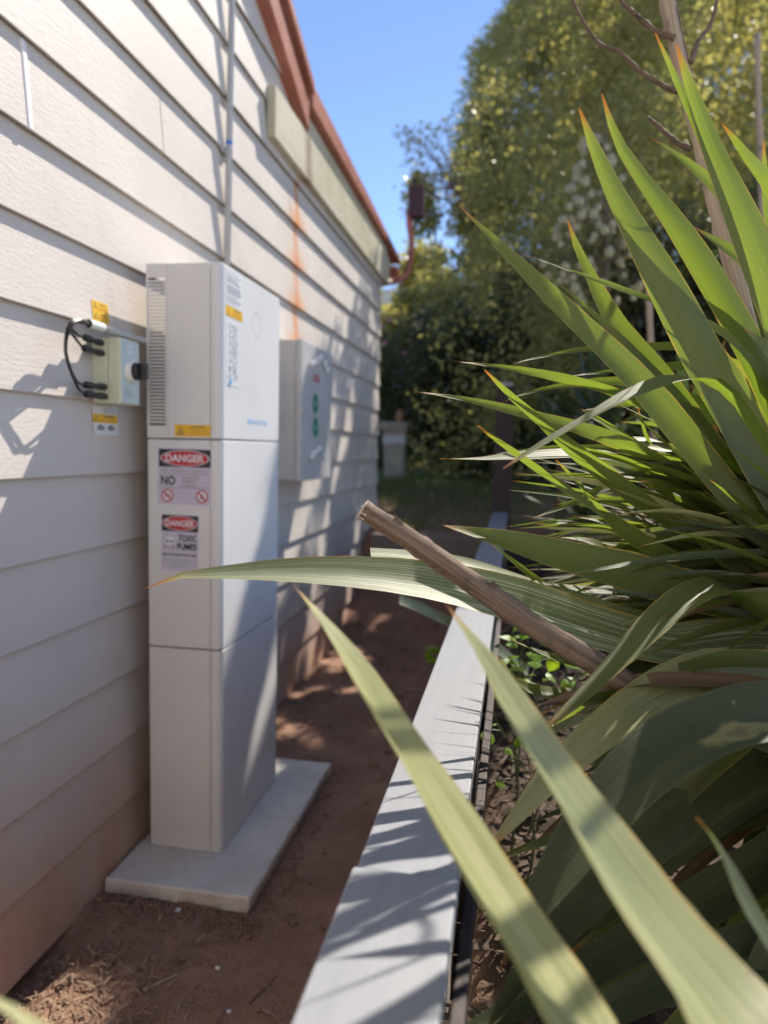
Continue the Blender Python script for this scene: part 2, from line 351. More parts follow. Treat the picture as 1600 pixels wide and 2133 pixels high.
M['leaf_far'] = leaf_mat('yucca_leaf_background', (0.040, 0.070, 0.036), (0.080, 0.115, 0.060), (0.09, 0.15, 0.03), 0.25, margin=(0.12, 0.14, 0.06))

def foliage_mat(name, a, b, tr, tw=0.45, rough=0.45):
    t = NT(name); p = t.pos(); u = t.uv(); U, V, _ = t.xyz(u)
    f = t.noise(0.9, p, 5, 0.65)
    col = t.mix(t.map(f, 0.3, 0.7), a, b); col = t.mix(t.map(U, 0, 1, 0, 0.5, False), col, tuple(x*1.5 for x in b))
    t.base(col, rough, 0, 0.45)
    tn = t.node('ShaderNodeBsdfTranslucent'); t.l.new(t.mix(U, tr, tuple(x*0.7 for x in tr)), tn.inputs['Color'])
    mx = t.node('ShaderNodeMixShader'); mx.inputs[0].default_value = tw
    t.l.new(t.bsdf.outputs[0], mx.inputs[1]); t.l.new(tn.outputs[0], mx.inputs[2]); t.l.new(mx.outputs[0], t.out.inputs['Surface'])
    return t.mat
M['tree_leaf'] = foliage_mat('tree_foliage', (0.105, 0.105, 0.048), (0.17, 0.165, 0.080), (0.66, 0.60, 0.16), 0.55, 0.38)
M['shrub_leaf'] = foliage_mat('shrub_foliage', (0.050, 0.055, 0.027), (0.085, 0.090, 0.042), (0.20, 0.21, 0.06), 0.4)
M['weed_leaf'] = foliage_mat('weed_foliage', (0.10, 0.20, 0.015), (0.16, 0.28, 0.03), (0.42, 0.62, 0.02), 0.55)
M['weed_stem'] = simple('weed_stem_green', (0.09, 0.10, 0.035), 0.6, 0.2)
M['grass'] = foliage_mat('grass_blades', (0.11, 0.13, 0.04), (0.18, 0.19, 0.07), (0.28, 0.34, 0.06), 0.4)
M['straw'] = simple('dry_straw', (0.27, 0.19, 0.13), 0.8, 0.45, 30, 0, 0.2, 0.3)
M['litter'] = simple('dead_leaf_litter', (0.085, 0.06, 0.043), 0.85, 0.5, 25, 0, 0.2, 0.3)
t = NT('yucca_petal'); p = t.pos(); t.base(t.mix(t.noise(30, p), (0.46, 0.43, 0.27), (0.62, 0.59, 0.42)), 0.5, 0, 0.3)
tn = t.node('ShaderNodeBsdfTranslucent'); tn.inputs[0].default_value = (0.52, 0.50, 0.28, 1); mx = t.node('ShaderNodeMixShader'); mx.inputs[0].default_value = 0.4
t.l.new(t.bsdf.outputs[0], mx.inputs[1]); t.l.new(tn.outputs[0], mx.inputs[2]); t.l.new(mx.outputs[0], t.out.inputs['Surface']); M['petal'] = t.mat
M['pink'] = simple('pink_petal', (0.62, 0.28, 0.36), 0.6)
M['limestone'] = simple('pale_limestone', (0.55, 0.52, 0.41), 0.85, 0.18, 8, 0, 0.2, 0.3)
M['band'] = simple('pale_band', (0.78, 0.82, 0.78), 0.6)
M['terracotta'] = simple('terracotta', (0.52, 0.25, 0.13), 0.7)
M['white_paint'] = simple('white_paint', (0.78, 0.77, 0.75), 0.5, 0.04)
M['pebble'] = simple('white_pebble', (0.70, 0.69, 0.68), 0.6)

# ------------------------------------------------------------------ ground
def sstep(a, b, x):
    u = min(1, max(0, (x-a)/(b-a))); return u*u*(3-2*u)
def ground_z(x, y):
    path = -0.05 + 0.30*sstep(4.2, 5.15, y)
    if y > 5.17: path = 0.58 + 0.26*sstep(5.2, 7.0, y)
    bed = 0.36 + 0.22*sstep(1.5, 4.5, y) + 0.26*sstep(4.5, 7, y)
    w = sstep(-0.09, -0.03, x) if y < 5.1 else sstep(-0.25, 0.2, x)
    z = path*(1-w) + bed*w
    nz = mnoise.noise((x*1.7, y*1.7, 3.1))*0.03 + mnoise.noise((x*5, y*5, 9.1))*0.016 + mnoise.noise((x*15, y*15, 2.1))*0.008
    # heap of soil against the paver's front corner and a small rise along the wall
    if y < 5:
        z += 0.028*math.exp(-((x+1.0)**2)/0.02 - ((y-1.62)**2)/0.03)
        z -= 0.025*sstep(-0.98, -1.1, x)*sstep(1.68, 1.5, y)
        nz *= 1.0 - 0.8*(sstep(1.6, 1.75, y)*sstep(2.75, 2.55, y)*sstep(-0.55, -0.7, x))
        if x < -0.6 and 1.68 < y < 2.62: z = min(z, -0.045)
    return z + nz
xs = [-60, -30, -15, -8, -5, -3, -2, -1.5] + list(np.arange(-1.2, 1.61, 0.04)) + [1.8, 2.2, 3, 4, 6, 9, 14, 25, 60]
ys = [-30, -10, -4, -2, -1, -0.3] + list(np.arange(0.2, 5.17, 0.045)) + [5.168, 5.172] + list(np.arange(5.3, 9, 0.2)) + [10, 12, 15, 20, 30, 50, 90, 150]
mb = MB(); vs = [(x, y, ground_z(x, y)) for y in ys for x in xs]; nx = len(xs)
mb.add(vs, [(j*nx+i, j*nx+i+1, (j+1)*nx+i+1, (j+1)*nx+i) for j in range(len(ys)-1) for i in range(nx-1)])
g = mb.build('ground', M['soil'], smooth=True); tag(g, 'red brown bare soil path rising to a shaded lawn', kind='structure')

# ------------------------------------------------------------------ house
WX = -1.085                # face of the board bottoms
Y_END = 5.66
def rake(y):               # underside of the roof edge along the wall
    return 2.80 + (3.50-y)*0.45 if y < 3.5 else 2.80 - (y-3.5)*0.022
house = empty('weatherboard_house', 'cream weatherboard house wall with red roof edge and rust streak', 'house', loc=(WX, 2.5, -0.05))
def rel(parent, o):        # keep world placement under an offset empty
    o.matrix_parent_inverse = Matrix.Translation(-Vector(parent.location)); return o
wall_mb = MB()
poly = [(-1.13, -1.2, -0.25), (-1.13, Y_END-0.02, -0.25), (-1.13, Y_END-0.02, rake(Y_END)), (-1.13, 3.5, rake(3.5)), (-1.13, -1.2, rake(-1.2))]
wall_mb.prism(poly, (-0.12, 0, 0))
wall_mb.box(-7, -1.25, Y_END-0.14, Y_END-0.02, -0.25, 2.70)
wall = rel(house, wall_mb.build('wall', M['wall_core'], house))
PB = 0.193; Z0 = CAM_H - 0.0827 - 6*PB
joints = {9: [0.98, 4.75], 10: [3.9], 12: [3.35, 0.5], 13: [4.4], 11: [2.1], 8: [4.05], 7: [-0.2, 4.9], 6: [3.6], 5: [2.95], 4: [0.2, 4.6], 3: [3.3], 2: [-0.4, 4.2], 1: [3.7], 0: [0.3, 4.5]}
Yj = onX(66, 365, WX).y; joints[10] = [Yj, 5.0]
jn = onX(527, 105, WX).y; joints[15] = [jn]
for k in range(0, 23):
    z0 = Z0 + k*PB; z1 = z0 + PB + 0.022
    cuts = [-1.2] + sorted(joints.get(k, [random.uniform(-0.5, 5)])) + [Y_END]
    for a, b in zip(cuts, cuts[1:]):
        # clip the upper end against the rake
        def yclip(z):      # largest y with rake(y) > z
            if z < rake(Y_END): return b
            if z >= rake(3.5): return min(b, 3.5-(z-rake(3.5))/0.45)
            return min(b, 3.5+(rake(3.5)-z)/0.022)
        b0 = yclip(z0); b1 = yclip(z1)
        if b0 <= a+0.05: continue
        b1 = max(b1, a+0.02); a2 = a + 0.0015
        wv = random.uniform(-0.0012, 0.0012)
        xb, xt = WX + wv, WX - 0.0175 + wv
        mbb = MB()
        th = 0.007
        vs = [(xb, a2, z0), (xb, b0-0.0015, z0), (xt, b1-0.0015, z1), (xt, a2, z1), (xb-th, a2, z0), (xb-th, b0-0.0015, z0), (xt-0.007, b1-0.0015, z1), (xt-0.007, a2, z1)]
        mbb.add(vs, [(0,1,2,3), (7,6,5,4), (4,5,1,0), (3,2,6,7), (1,5,6,2), (4,0,3,7)])
        o = mbb.build('weatherboard', M['board'], wall, bevel=0.002, seg=1)
def sub(parent, o): return o      # parts already sit in world place, so their pieces need no offset
mb = MB(); zz = Z0+10*PB
mb.add([(WX+0.003, Yj-0.009, zz-0.001), (WX+0.003, Yj+0.009, zz-0.001), (WX-0.0125, Yj+0.009, zz+PB), (WX-0.0125, Yj-0.009, zz+PB),
        (WX-0.004, Yj-0.009, zz-0.001), (WX-0.004, Yj+0.009, zz-0.001), (WX-0.0195, Yj+0.009, zz+PB), (WX-0.0195, Yj-0.009, zz+PB)],
       [(0,1,2,3), (7,6,5,4), (4,5,1,0), (3,2,6,7), (1,5,6,2), (4,0,3,7)])
sub(wall, mb.build('joint_strip', M['cover_strip'], wall, bevel=0.003))
# roof: cream fascia, red barge, red edge capping, roof sheets
def rk(y, off): return rake(y) + off
mb = MB(); mb.box(WX-0.004, WX+0.034, onX(574, 250, -1.05).y, Y_END+0.12, 2.505, 2.715)
rel(house, mb.build('fascia_board', M['fascia'], house, bevel=0.003))
mb = MB(); mb.prism([(WX-0.006, 3.42, 2.7152), (WX-0.006, Y_END+0.1, 2.7152), (WX-0.006, Y_END+0.1, rake(Y_END)+0.03), (WX-0.006, 3.5, rake(3.5)+0.03), (WX-0.006, 3.42, rake(3.42)+0.03)], (0.022, 0, 0))
rel(house, mb.build('upper_fascia_board', M['fascia'], house, bevel=0.003))
def strip(name, y0, y1, o0, o1, x0, x1, mat, n=1):
    mb = MB(); mb.prism([(x0, y0, rake(y0)+o0), (x0, y1, rake(y1)+o0), (x0, y1, rake(y1)+o1), (x0, y0, rake(y0)+o1)], (x1-x0, 0, 0))
    return rel(house, mb.build(name, mat, house, bevel=0.004))
strip('barge_board', -1.2, 3.475, -0.085, 0.045, WX-0.03, WX+0.045, M['red'])
strip('barge_groove', -1.2, 3.52, 0.045, 0.098, WX-0.05, WX+0.012, M['darkred'])  # dark strip: the shade under the capping is in its colour
strip('roof_capping', -1.2, 3.5, 0.100, 0.150, WX-0.2, WX+0.065, M['red'])
mb = MB(); mb.prism([(WX-0.2, 3.5, 2.84), (WX-0.2, 6.2, 2.775), (WX-0.2, 6.2, 2.815), (WX-0.2, 3.5, 2.95)], (0.255, 0, 0))
rel(house, mb.build('roof_capping', M['red'], house, bevel=0.004))
mb = MB(); mb.prism([(-1.3, -1.2, rake(-1.2)+0.07), (-1.3, 3.5, rake(3.5)+0.07), (-1.3, 3.5, rake(3.5)+0.12), (-1.3, -1.2, rake(-1.2)+0.12)], (-6, 0, 0))
mb.prism([(-1.3, 3.5, 2.86), (-1.3, 6.15, 2.79), (-1.3, 6.15, 2.81), (-1.3, 3.5, 2.90)], (-6, 0, 0))
rel(house, mb.build('roof', M['red'], house))
mb = MB(); mb.prism([(-7, 6.14, 2.63), (-7, 6.26, 2.63), (-7, 6.28, 2.75), (-7, 6.26, 2.75), (-7, 6.25, 2.65), (-7, 6.15, 2.65), (-7, 6.15, 2.75), (-7, 6.14, 2.75)], (5.95, 0, 0))
rel(house, mb.build('gutter', M['red'], house))

# ------------------------------------------------------------------ unseen garage added behind the viewer to bounce sun onto shaded faces
GY = -2.3
gar = empty('bounce_garage', 'unseen cream garage added behind the view to bounce sunlight', 'building', loc=(2.0, GY, 0))
mb = MB(); mb.box(-1.9, 6.5, GY-4.0, GY, -0.2, 3.3); rel(gar, mb.build('wall', M['render'], gar, bevel=0.01))
mb = MB(); mb.box(-2.1, 6.7, GY-4.2, GY+0.12, 3.302, 3.45); rel(gar, mb.build('roof', M['red'], gar, bevel=0.01))
mb = MB(); mb.box(3.2, 5.9, GY-0.02, GY+0.035, 0.05, 2.2); rel(gar, mb.build('roller_door', M['white_paint'], gar, bevel=0.01))

# ------------------------------------------------------------------ service pipe on the house corner
sp = empty('service_riser_pipe', 'rusty red bent pipe with dark box at the far roof corner', 'pipe', loc=(-1.05, 5.75, 2.5))
mb = MB(); D = 5.9
pts = [Vector((-1.10, 5.70, 2.50))] + [at(x, y, D) for x, y in ((812, 588), (832, 582), (848, 568), (855, 540), (857, 500), (853, 470), (852, 440))]
mb.tube(catmull(pts, 24), 0.026, 10); rel(sp, mb.build('riser', M['red'], sp, True))
c = at(868, 422, D-0.02); mb = MB(); mb.box(c.x-0.062, c.x+0.062, c.y-0.05, c.y+0.05, c.z-0.125, c.z+0.125); rel(sp, mb.build('junction_box', M['darkred'], sp, bevel=0.012))
mb = MB(); mb.tube([c+Vector((0, 0, -0.12)), c+Vector((-0.004, 0, -0.18)), c+Vector((-0.055, 0, -0.21))], 0.012, 8); mb.tube([c+Vector((-0.03, 0, 0.12)), c+Vector((-0.035, 0, 0.2))], 0.01, 8)
mb.tube(catmull([c+Vector((-0.035, 0, 0.19)), c+Vector((0.2, 0.5, 0.17)), c+Vector((1.6, 4, 0.5))], 10), 0.007, 6); rel(sp, mb.build('service_wire', M['cable'], sp))

# ------------------------------------------------------------------ vertical conduit
cv = empty('vertical_conduit', 'grey plastic conduit running up the wall above the tall battery', 'conduit', loc=(-1.06, 2.6, 1.2))
CX = WX + 0.014
a = onX(473, 545, CX); b = onX(483, 0, CX); dd = (b-a)/(b.z-a.z)
mb = MB(); mb.tube([a + dd*(1.2-a.z), b, b + dd*1.2], 0.0122, 12); rel(cv, mb.build('pipe', M['conduit'], cv, True))
for z in (1.62, 2.27, 2.9):
    q = a + dd*(z-a.z); mb = MB(); mb.tube([q-Vector((0, 0, 0.011)), q+Vector((0, 0, 0.011))], 0.0142, 12); mb.box(q.x-0.02, q.x-0.008, q.y-0.032, q.y+0.032, z-0.010, z+0.010)
    rel(cv, mb.build('saddle_clip', M['conduit'], cv, bevel=0.002))
q = onX(476, 297, CX); q = a + dd*(q.z-a.z); mb = MB(); mb.tube([q-Vector((0, 0, 0.006)), q+Vector((0, 0, 0.006))], 0.0128, 12); rel(cv, mb.build('tape_band', M['blue_tape'], cv))

# ------------------------------------------------------------------ printed stickers
def text_geo(s, size=1.0, bold=False):
    cu = bpy.data.curves.new('t', 'FONT'); cu.body = s; cu.size = 1.0; cu.resolution_u = 3
    if bold: cu.offset = 0.03
    o = bpy.data.objects.new('t', cu); COL.objects.link(o)
    bpy.context.view_layer.update()
    me = bpy.data.meshes.new_from_object(o.evaluated_get(bpy.context.evaluated_depsgraph_get()))
    vs = [v.co.copy() for v in me.vertices]; fs = [tuple(pp.vertices) for pp in me.polygons]
    bpy.data.objects.remove(o); bpy.data.curves.remove(cu); bpy.data.meshes.remove(me)
    return vs, fs
class Sticker:
    """flat print in a w x h frame, x right, y down from the top left, metres"""
    def __init__(s, w, h): s.w, s.h = w, h; s.mb = MB(); s.mats = []; s.layer = 0
    def mi(s, k):
        if k not in s.mats: s.mats.append(k)
        return s.mats.index(k)
    def z(s): s.layer += 1; return s.layer*0.00006
    def rect(s, x0, y0, x1, y1, k): z = s.z(); s.mb.add([(x0, -y0, z), (x0, -y1, z), (x1, -y1, z), (x1, -y0, z)], [(0, 1, 2, 3)], s.mi(k))
    def poly(s, pts, k): z = s.z(); s.mb.add([(x, -y, z) for x, y in pts], [tuple(range(len(pts)))], s.mi(k))
    def ell(s, cx, cy, rx, ry, k, n=28): s.poly([(cx+rx*math.cos(-2*math.pi*i/n), cy+ry*math.sin(-2*math.pi*i/n)) for i in range(n)][::1], k)
    def ring(s, cx, cy, r, w, k, n=24):
        z = s.z(); vs = []
        for i in range(n):
            a = 2*math.pi*i/n
            vs += [(cx+r*math.cos(a), -cy+r*math.sin(a), z), (cx+(r-w)*math.cos(a), -cy+(r-w)*math.sin(a), z)]
        s.mb.add(vs, [(2*i, 2*((i+1)%n), 2*((i+1)%n)+1, 2*i+1) for i in range(n)], s.mi(k))
    def text(s, body, x0, y0, x1, y1, k, bold=False, rot=0):
        vs, fs = text_geo(body, bold=bold)
        if not vs: return
        ax = min(v.x for v in vs); bx = max(v.x for v in vs); ay = min(v.y for v in vs); by = max(v.y for v in vs); z = s.z()
        if rot:
            out = [(x0+(by-v.y)/(by-ay)*(x1-x0), -(y1-(v.x-ax)/(bx-ax)*(y1-y0)), z) for v in vs] if rot < 0 else [(x0+(v.y-ay)/(by-ay)*(x1-x0), -(y0+(v.x-ax)/(bx-ax)*(y1-y0)), z) for v in vs]
        else: out = [(x0+(v.x-ax)/(bx-ax)*(x1-x0), -(y1-(v.y-ay)/(by-ay)*(y1-y0)), z) for v in vs]
        s.mb.add(out, fs, s.mi(k))
    def build(s, name, parent, tl, xd, nd, off=0.0006, label=None):
        me = s.mb.mesh(name, [M[k] for k in s.mats]); o = bpy.data.objects.new(name, me); link(o, parent)
        xd = Vector(xd).normalized(); nd = Vector(nd).normalized(); yd = nd.cross(xd)
        mt = Matrix(((xd.x, yd.x, nd.x, 0), (xd.y, yd.y, nd.y, 0), (xd.z, yd.z, nd.z, 0), (0, 0, 0, 1)))
        p0 = Vector(tl) + nd*off
        mt.translation = p0
        for v in me.vertices: v.co = mt @ v.co
        if parent is not None and parent.type == 'EMPTY': o.matrix_parent_inverse = Matrix.Translation(-Vector(parent.location))
        if label: o['label'] = label
        return o
def warn(s, x, y, r, k='ink_dim'):
    s.poly([(x, y-r), (x-r, y+r*0.75), (x+r, y+r*0.75)], k); s.poly([(x, y-r*0.62), (x-r*0.68, y+r*0.55), (x+r*0.68, y+r*0.55)], 'ink_yellow')
    s.rect(x-r*0.1, y-r*0.3, x+r*0.1, y+r*0.4, k)

# ------------------------------------------------------------------ tall home battery
BX, BW, BY, BL = -0.8126, 0.2245, 1.8988, 0.5046
BZ = [0.0, 0.6082, 1.2129, 1.70]
bat = empty('home_battery', 'tall light grey three-tier battery cabinet standing on the concrete pavers', 'battery', loc=(BX-BW/2, BY+BL/2, 0))
def rounded_cover(z0, z1, x0, x1, y0, y1, r):
    """front cover: plan outline with two rounded front corners"""
    pl = [(x0, y0)]
    for i in range(7):
        a = -math.pi/2 + math.pi/2*i/6; pl.append((x1-r+r*math.cos(a), y0+r+r*math.sin(a)))
    for i in range(7):
        a = math.pi/2*i/6; pl.append((x1-r+r*math.cos(a), y1-r+r*math.sin(a)))
    pl.append((x0, y1)); mb = MB(); mb.prism([(x, y, z0) for x, y in pl], (0, 0, z1-z0)); return mb
mods = []
for i in range(3):
    z0, z1 = BZ[i] + (0.0035 if i else 0.0), BZ[i+1]-(0.0 if i == 2 else 0.0005)
    name = 'battery_module' if i < 2 else 'inverter_module'
    mb = MB()
    xb = BX-BW if i < 2 else BX-BW+0.062
    mb.box(xb, BX-0.034, BY, BY+BL, z0, z1)
    mod = rel(bat, mb.build(name, M['cabinet'], bat, bevel=0.003)); mods.append(mod)
    def subb(o): return o
    subb(rounded_cover(z0, z1, BX-0.0325, BX, BY-0.0008, BY+BL+0.0008, 0.020).build('front_cover', M['cabinet'], mod, bevel=0.0025, seg=2))
    if i: 
        mb = MB(); mb.box(BX-BW+0.07, BX-0.006, BY+0.006, BY+BL-0.006, BZ[i]-0.002, BZ[i]+0.0042); subb(mb.build('seam_core', M['cabinet_dark'], mod))
inv = mods[2]
# perforated side sheets and back flanges: the slots open onto the wall behind
zt, zb = 1.70, BZ[2]+0.0035; x0, x1 = BX-BW, BX-BW+0.0625
s0, s1 = onY(309, 600, BY).x, onY(344, 600, BY).x
zs_top, zs_bot = onY(327, 578, BY).z, onY(330, 886, BY).z
NS = 42; pitch = (zs_top-zs_bot)/NS
for yy, nm in ((BY, 'near'), (BY+BL-0.0015, 'far')):
    mb = MB(); y1_ = yy+0.0015
    mb.box(x0, s0, yy, y1_, zb, zt); mb.box(s1, x1, yy, y1_, zb, zt)
    mb.box(s0+1e-5, s1-1e-5, yy, y1_, zs_top, zt-1e-5); mb.box(s0+1e-5, s1-1e-5, yy, y1_, zb+1e-5, zs_bot)
    subb(mb.build('vent_sheet', M['cabinet'], inv))
    if nm == 'near':
        me0 = None
        for k in range(NS-1):
            zc = zs_bot + (k+1)*pitch
            if me0 is None:
                mb = MB(); mb.box(s0, s1, yy+0.0001, y1_-0.0001, -pitch*0.28, pitch*0.28); me0 = mb.mesh('vent_slat', M['cabinet'])
            o = bpy.data.objects.new('vent_slat', me0); link(o, inv); o.location = (0, 0, zc); subb(o)
    else:
        mb = MB()
        for k in range(NS-1):
            zc = zs_bot + (k+1)*pitch; mb.box(s0, s1, yy+0.0001, y1_-0.0001, zc-pitch*0.28, zc+pitch*0.28)
        subb(mb.build('vent_grille', M['cabinet'], inv))
mb = MB(); mb.box(x0, x1, BY+0.002, BY+BL-0.002, zt-0.002, zt-0.0002); subb(mb.build('top_flange', M['cabinet'], inv))
# heat-sink fins behind
mb = MB()
for k in range(12):
    zf = BZ[2]+0.06; yy = BY+0.16+k*0.027; mb.box(BX-BW+0.015, BX-BW+0.0615, yy, yy+0.003, zf, 1.60)
subb(mb.build('heat_sink', M['steel'], inv))
# stickers on the narrow side
def side_sticker(tl, tr, bl, build, name, parent, label=None):
    A = onY(*tl, BY); B = onY(*tr, BY); C = onY(*bl, BY)
    w = (B-A).length; h = (C-A).length; s = Sticker(w, h); build(s, w, h)
    return s.build(name, parent, A, B-A, (0, -1, 0), label=label)
def sign_no(s, w, h):
    s.rect(0, 0, w, h, 'ink_white'); s.rect(w*.012, h*.01, w*.988, h*.99, 'paper'); s.rect(w*.03, h*.03, w*.97, h*.335, 'ink_black'); s.ell(w*.5, h*.183, w*.445, h*.14, 'ink_white'); s.ell(w*.5, h*.183, w*.425, h*.128, 'ink_red')
    s.text('DANGER', w*.15, h*.115, w*.85, h*.25, 'ink_white', True)
    s.text('Risk of battery explosion', w*.08, h*.375, w*.92, h*.43, 'ink_grey'); s.rect(w*.07, h*.452, w*.93, h*.462, 'ink_grey')
    s.text('NO', w*.07, h*.49, w*.33, h*.655, 'ink_black', True)
    for i, q in enumerate(('SMOKING', 'SPARKS', 'FLAMES')): s.text(q, w*.45, h*(.50+i*.065), w*(.76 if i == 0 else .71), h*(.543+i*.065), 'ink_grey')
    s.rect(w*.07, h*.69, w*.93, h*.70, 'ink_grey')
    for cx, kind in ((.19, 0), (.82, 1)):
        cx *= w; cy = h*.835; r = w*.11; s.ell(cx, cy, r*.8, r*.8, 'ink_white')
        if kind == 0: s.rect(cx-r*.55, cy, cx+r*.5, cy+r*.14, 'ink_black'); s.poly([(cx+r*.2, cy-r*.1), (cx+r*.5, cy-r*.1), (cx+r*.3, cy-r*.55)], 'ink_faint')
        else: s.poly([(cx-r*.3, cy+r*.3), (cx+r*.25, cy+r*.45), (cx+r*.1, cy), (cx+r*.05, cy-r*.5), (cx-r*.25, cy-r*.1)], 'ink_black'); s.poly([(cx-r*.1, cy+r*.3), (cx+r*.1, cy+r*.35), (cx-r*.02, cy-r*.1)], 'ink_orange')
        s.ring(cx, cy, r, r*.2, 'ink_red'); d = r*.62; q = r*.09
        s.poly([(cx-d-q, cy-d+q), (cx+d-q, cy+d+q), (cx+d+q, cy+d-q), (cx-d+q, cy-d-q)], 'ink_red')
side_sticker((328, 931), (443, 934.5), (325.5, 1050), sign_no, 'danger_sign', mods[1], 'danger sign reading NO smoking sparks flames with two red ban symbols')
def sign_tox(s, w, h):
    s.rect(0, 0, w, h, 'ink_white'); s.rect(w*.012, h*.01, w*.988, h*.99, 'paper'); s.rect(w*.02, h*.01, w*.98, h*.295, 'ink_black'); s.ell(w*.5, h*.152, w*.465, h*.127, 'ink_white'); s.ell(w*.5, h*.152, w*.445, h*.116, 'ink_red')
    s.text('DANGER', w*.12, h*.095, w*.88, h*.21, 'ink_white', True)
    cx, cy = w*.23, h*.46
    for sg in (-1, 1): s.poly([(cx-sg*w*.15, cy+h*.085), (cx-sg*w*.15, cy+h*.10), (cx+sg*w*.15, cy+h*.145), (cx+sg*w*.15, cy+h*.13)][::sg], 'ink_grey')
    s.ell(cx, cy, w*.125, h*.088, 'ink_grey'); s.ell(cx, cy, w*.118, h*.083, 'ink_white'); s.rect(cx-w*.07, cy+h*.05, cx+w*.07, cy+h*.115, 'ink_white')
    for q in (-1, 1): s.ell(cx+q*w*.05, cy+h*.015, w*.034, h*.02, 'ink_black')
    for q in (-1, 0, 1): s.rect(cx+q*w*.03-w*.004, cy+h*.08, cx+q*w*.03+w*.004, cy+h*.112, 'ink_grey')
    s.text('TOXIC', w*.46, h*.35, w*.95, h*.465, 'ink_black', True); s.text('FUMES', w*.44, h*.50, w*.95, h*.615, 'ink_black', True)
    s.text('FIRE WILL CAUSE TOXIC FUMES', w*.05, h*.69, w*.95, h*.728, 'ink_black', True)
    for i, (a, b) in enumerate(((.05, .93), (.05, .93), (.25, .72))): s.rect(w*a, h*(.79+i*.058), w*b, h*(.808+i*.058), 'ink_faint')
side_sticker((336, 1070), (415, 1074.5), (332.5, 1187), sign_tox, 'danger_sign', mods[1], 'smaller danger sign reading TOXIC FUMES with a skull')
def yel(lines=3):
    def f(s, w, h):
        s.rect(0, 0, w, h, 'ink_yellow'); warn(s, w*.17, h*.55, min(w*.12, h*.36)); s.text('WARNING', w*.45, h*.12, w*.85, h*.27, 'ink_dim', True)
        for i in range(lines): s.rect(w*.36, h*(.38+i*.5/lines), w*(.95 if i % 2 == 0 else .9), h*(.38+(i+.55)*.5/lines), 'ink_orange')
        s.rect(w*.06, h*.86, w*.28, h*.92, 'ink_orange')
    return f
side_sticker((364, 884), (439, 885.5), (364, 908.5), yel(4), 'warning_sticker', inv, 'yellow warning sticker')
# stickers and lettering on the wide front
def front_sticker(tl, tr, bl, build, name, parent, label=None):
    A = onX(*tl, BX); B = onX(*tr, BX); C = onX(*bl, BX); B.z = A.z; C.y = A.y
    w = (B-A).length; h = (C-A).length; s = Sticker(w, h); build(s, w, h)
    return s.build(name, parent, A, (0, 1, 0), (1, 0, 0), label=label)
def datasheet(s, w, h):
    s.rect(0, 0, w, h, 'ink_pale'); s.text('Installation notes', w*.06, h*.04, w*.72, h*.085, 'ink_faint', True)
    y = .13; i = 0
    while y < .93:
        s.rect(w*.07, h*y, w*random.choice((.9, .93, .8, .6)), h*(y+.018), 'ink_faint'); y += .042 if i % 6 != 5 else .085; i += 1
front_sticker((470, 556), (505, 580), (471, 633), datasheet, 'data_label', inv, 'white instruction label with grey lines of text')
front_sticker((470, 634), (505, 655), (470, 655), yel(3), 'warning_sticker', inv, 'yellow warning sticker on the wide front')
def wiring(s, w, h):
    s.rect(0, 0, w, h, 'ink_pale')
    for x in (.2, .32, .5, .62, .78):
        y = .04
        while y < .78:
            L = random.uniform(.03, .12); s.rect(w*x, h*y, w*(x+.05), h*min(.8, y+L), random.choice(('ink_faint', 'ink_faint', 'ink_grey'))); y += L + random.uniform(.01, .05)
    for x in (.12, .62):
        for i in range(4): s.rect(w*x, h*(.81+i*.018), w*(x+.28), h*(.818+i*.018), 'ink_faint')
    s.rect(w*.22, h*.90, w*.38, h*.975, 'ink_blue')
front_sticker((471, 664), (498, 682), (473, 802), wiring, 'wiring_label', inv, 'pale wiring label with columns of small print')
mb_ = Sticker(0.2, 0.2)
A = onX(516, 871, BX); B = onX(555, 888, BX); w = B.y-A.y; h = A.z-B.z
s = Sticker(w, h)
s.ell(w*.09, h*.5, w*.085, h*.38, 'ink_blue'); s.ell(w*.10, h*.5, w*.05, h*.22, 'ink_emboss'); s.rect(w*.02, h*.42, w*.19, h*.56, 'ink_blue')
s.text('CACTUS', w*.20, h*.12, w, h*.88, 'ink_blue', False)
s.build('maker_lettering', inv, A, (0, 1, 0), (1, 0, 0), label='pale blue maker lettering')
A = onX(536, 677, BX); mb = MB()
for k in range(14):
    a = 2*math.pi*k/14; r0, r1 = 0.032, 0.042; wdt = 0.0035
    ca, sa = math.cos(a), math.sin(a)
    c = Vector((BX-0.0005, A.y+ca*(r0+r1)/2, A.z+sa*(r0+r1)/2)); rad_ = Vector((0, ca, sa)); tn_ = Vector((0, -sa, ca))
    P = [c+rad_*((r1-r0)/2*i)+tn_*(wdt*j) for i, j in ((-1, -1), (1, -1), (1, 1), (-1, 1))]
    mb.prism(P, (0.0012, 0, 0))
subb(mb.build('embossed_ring', M['cabinet'], inv, bevel=0.0006))

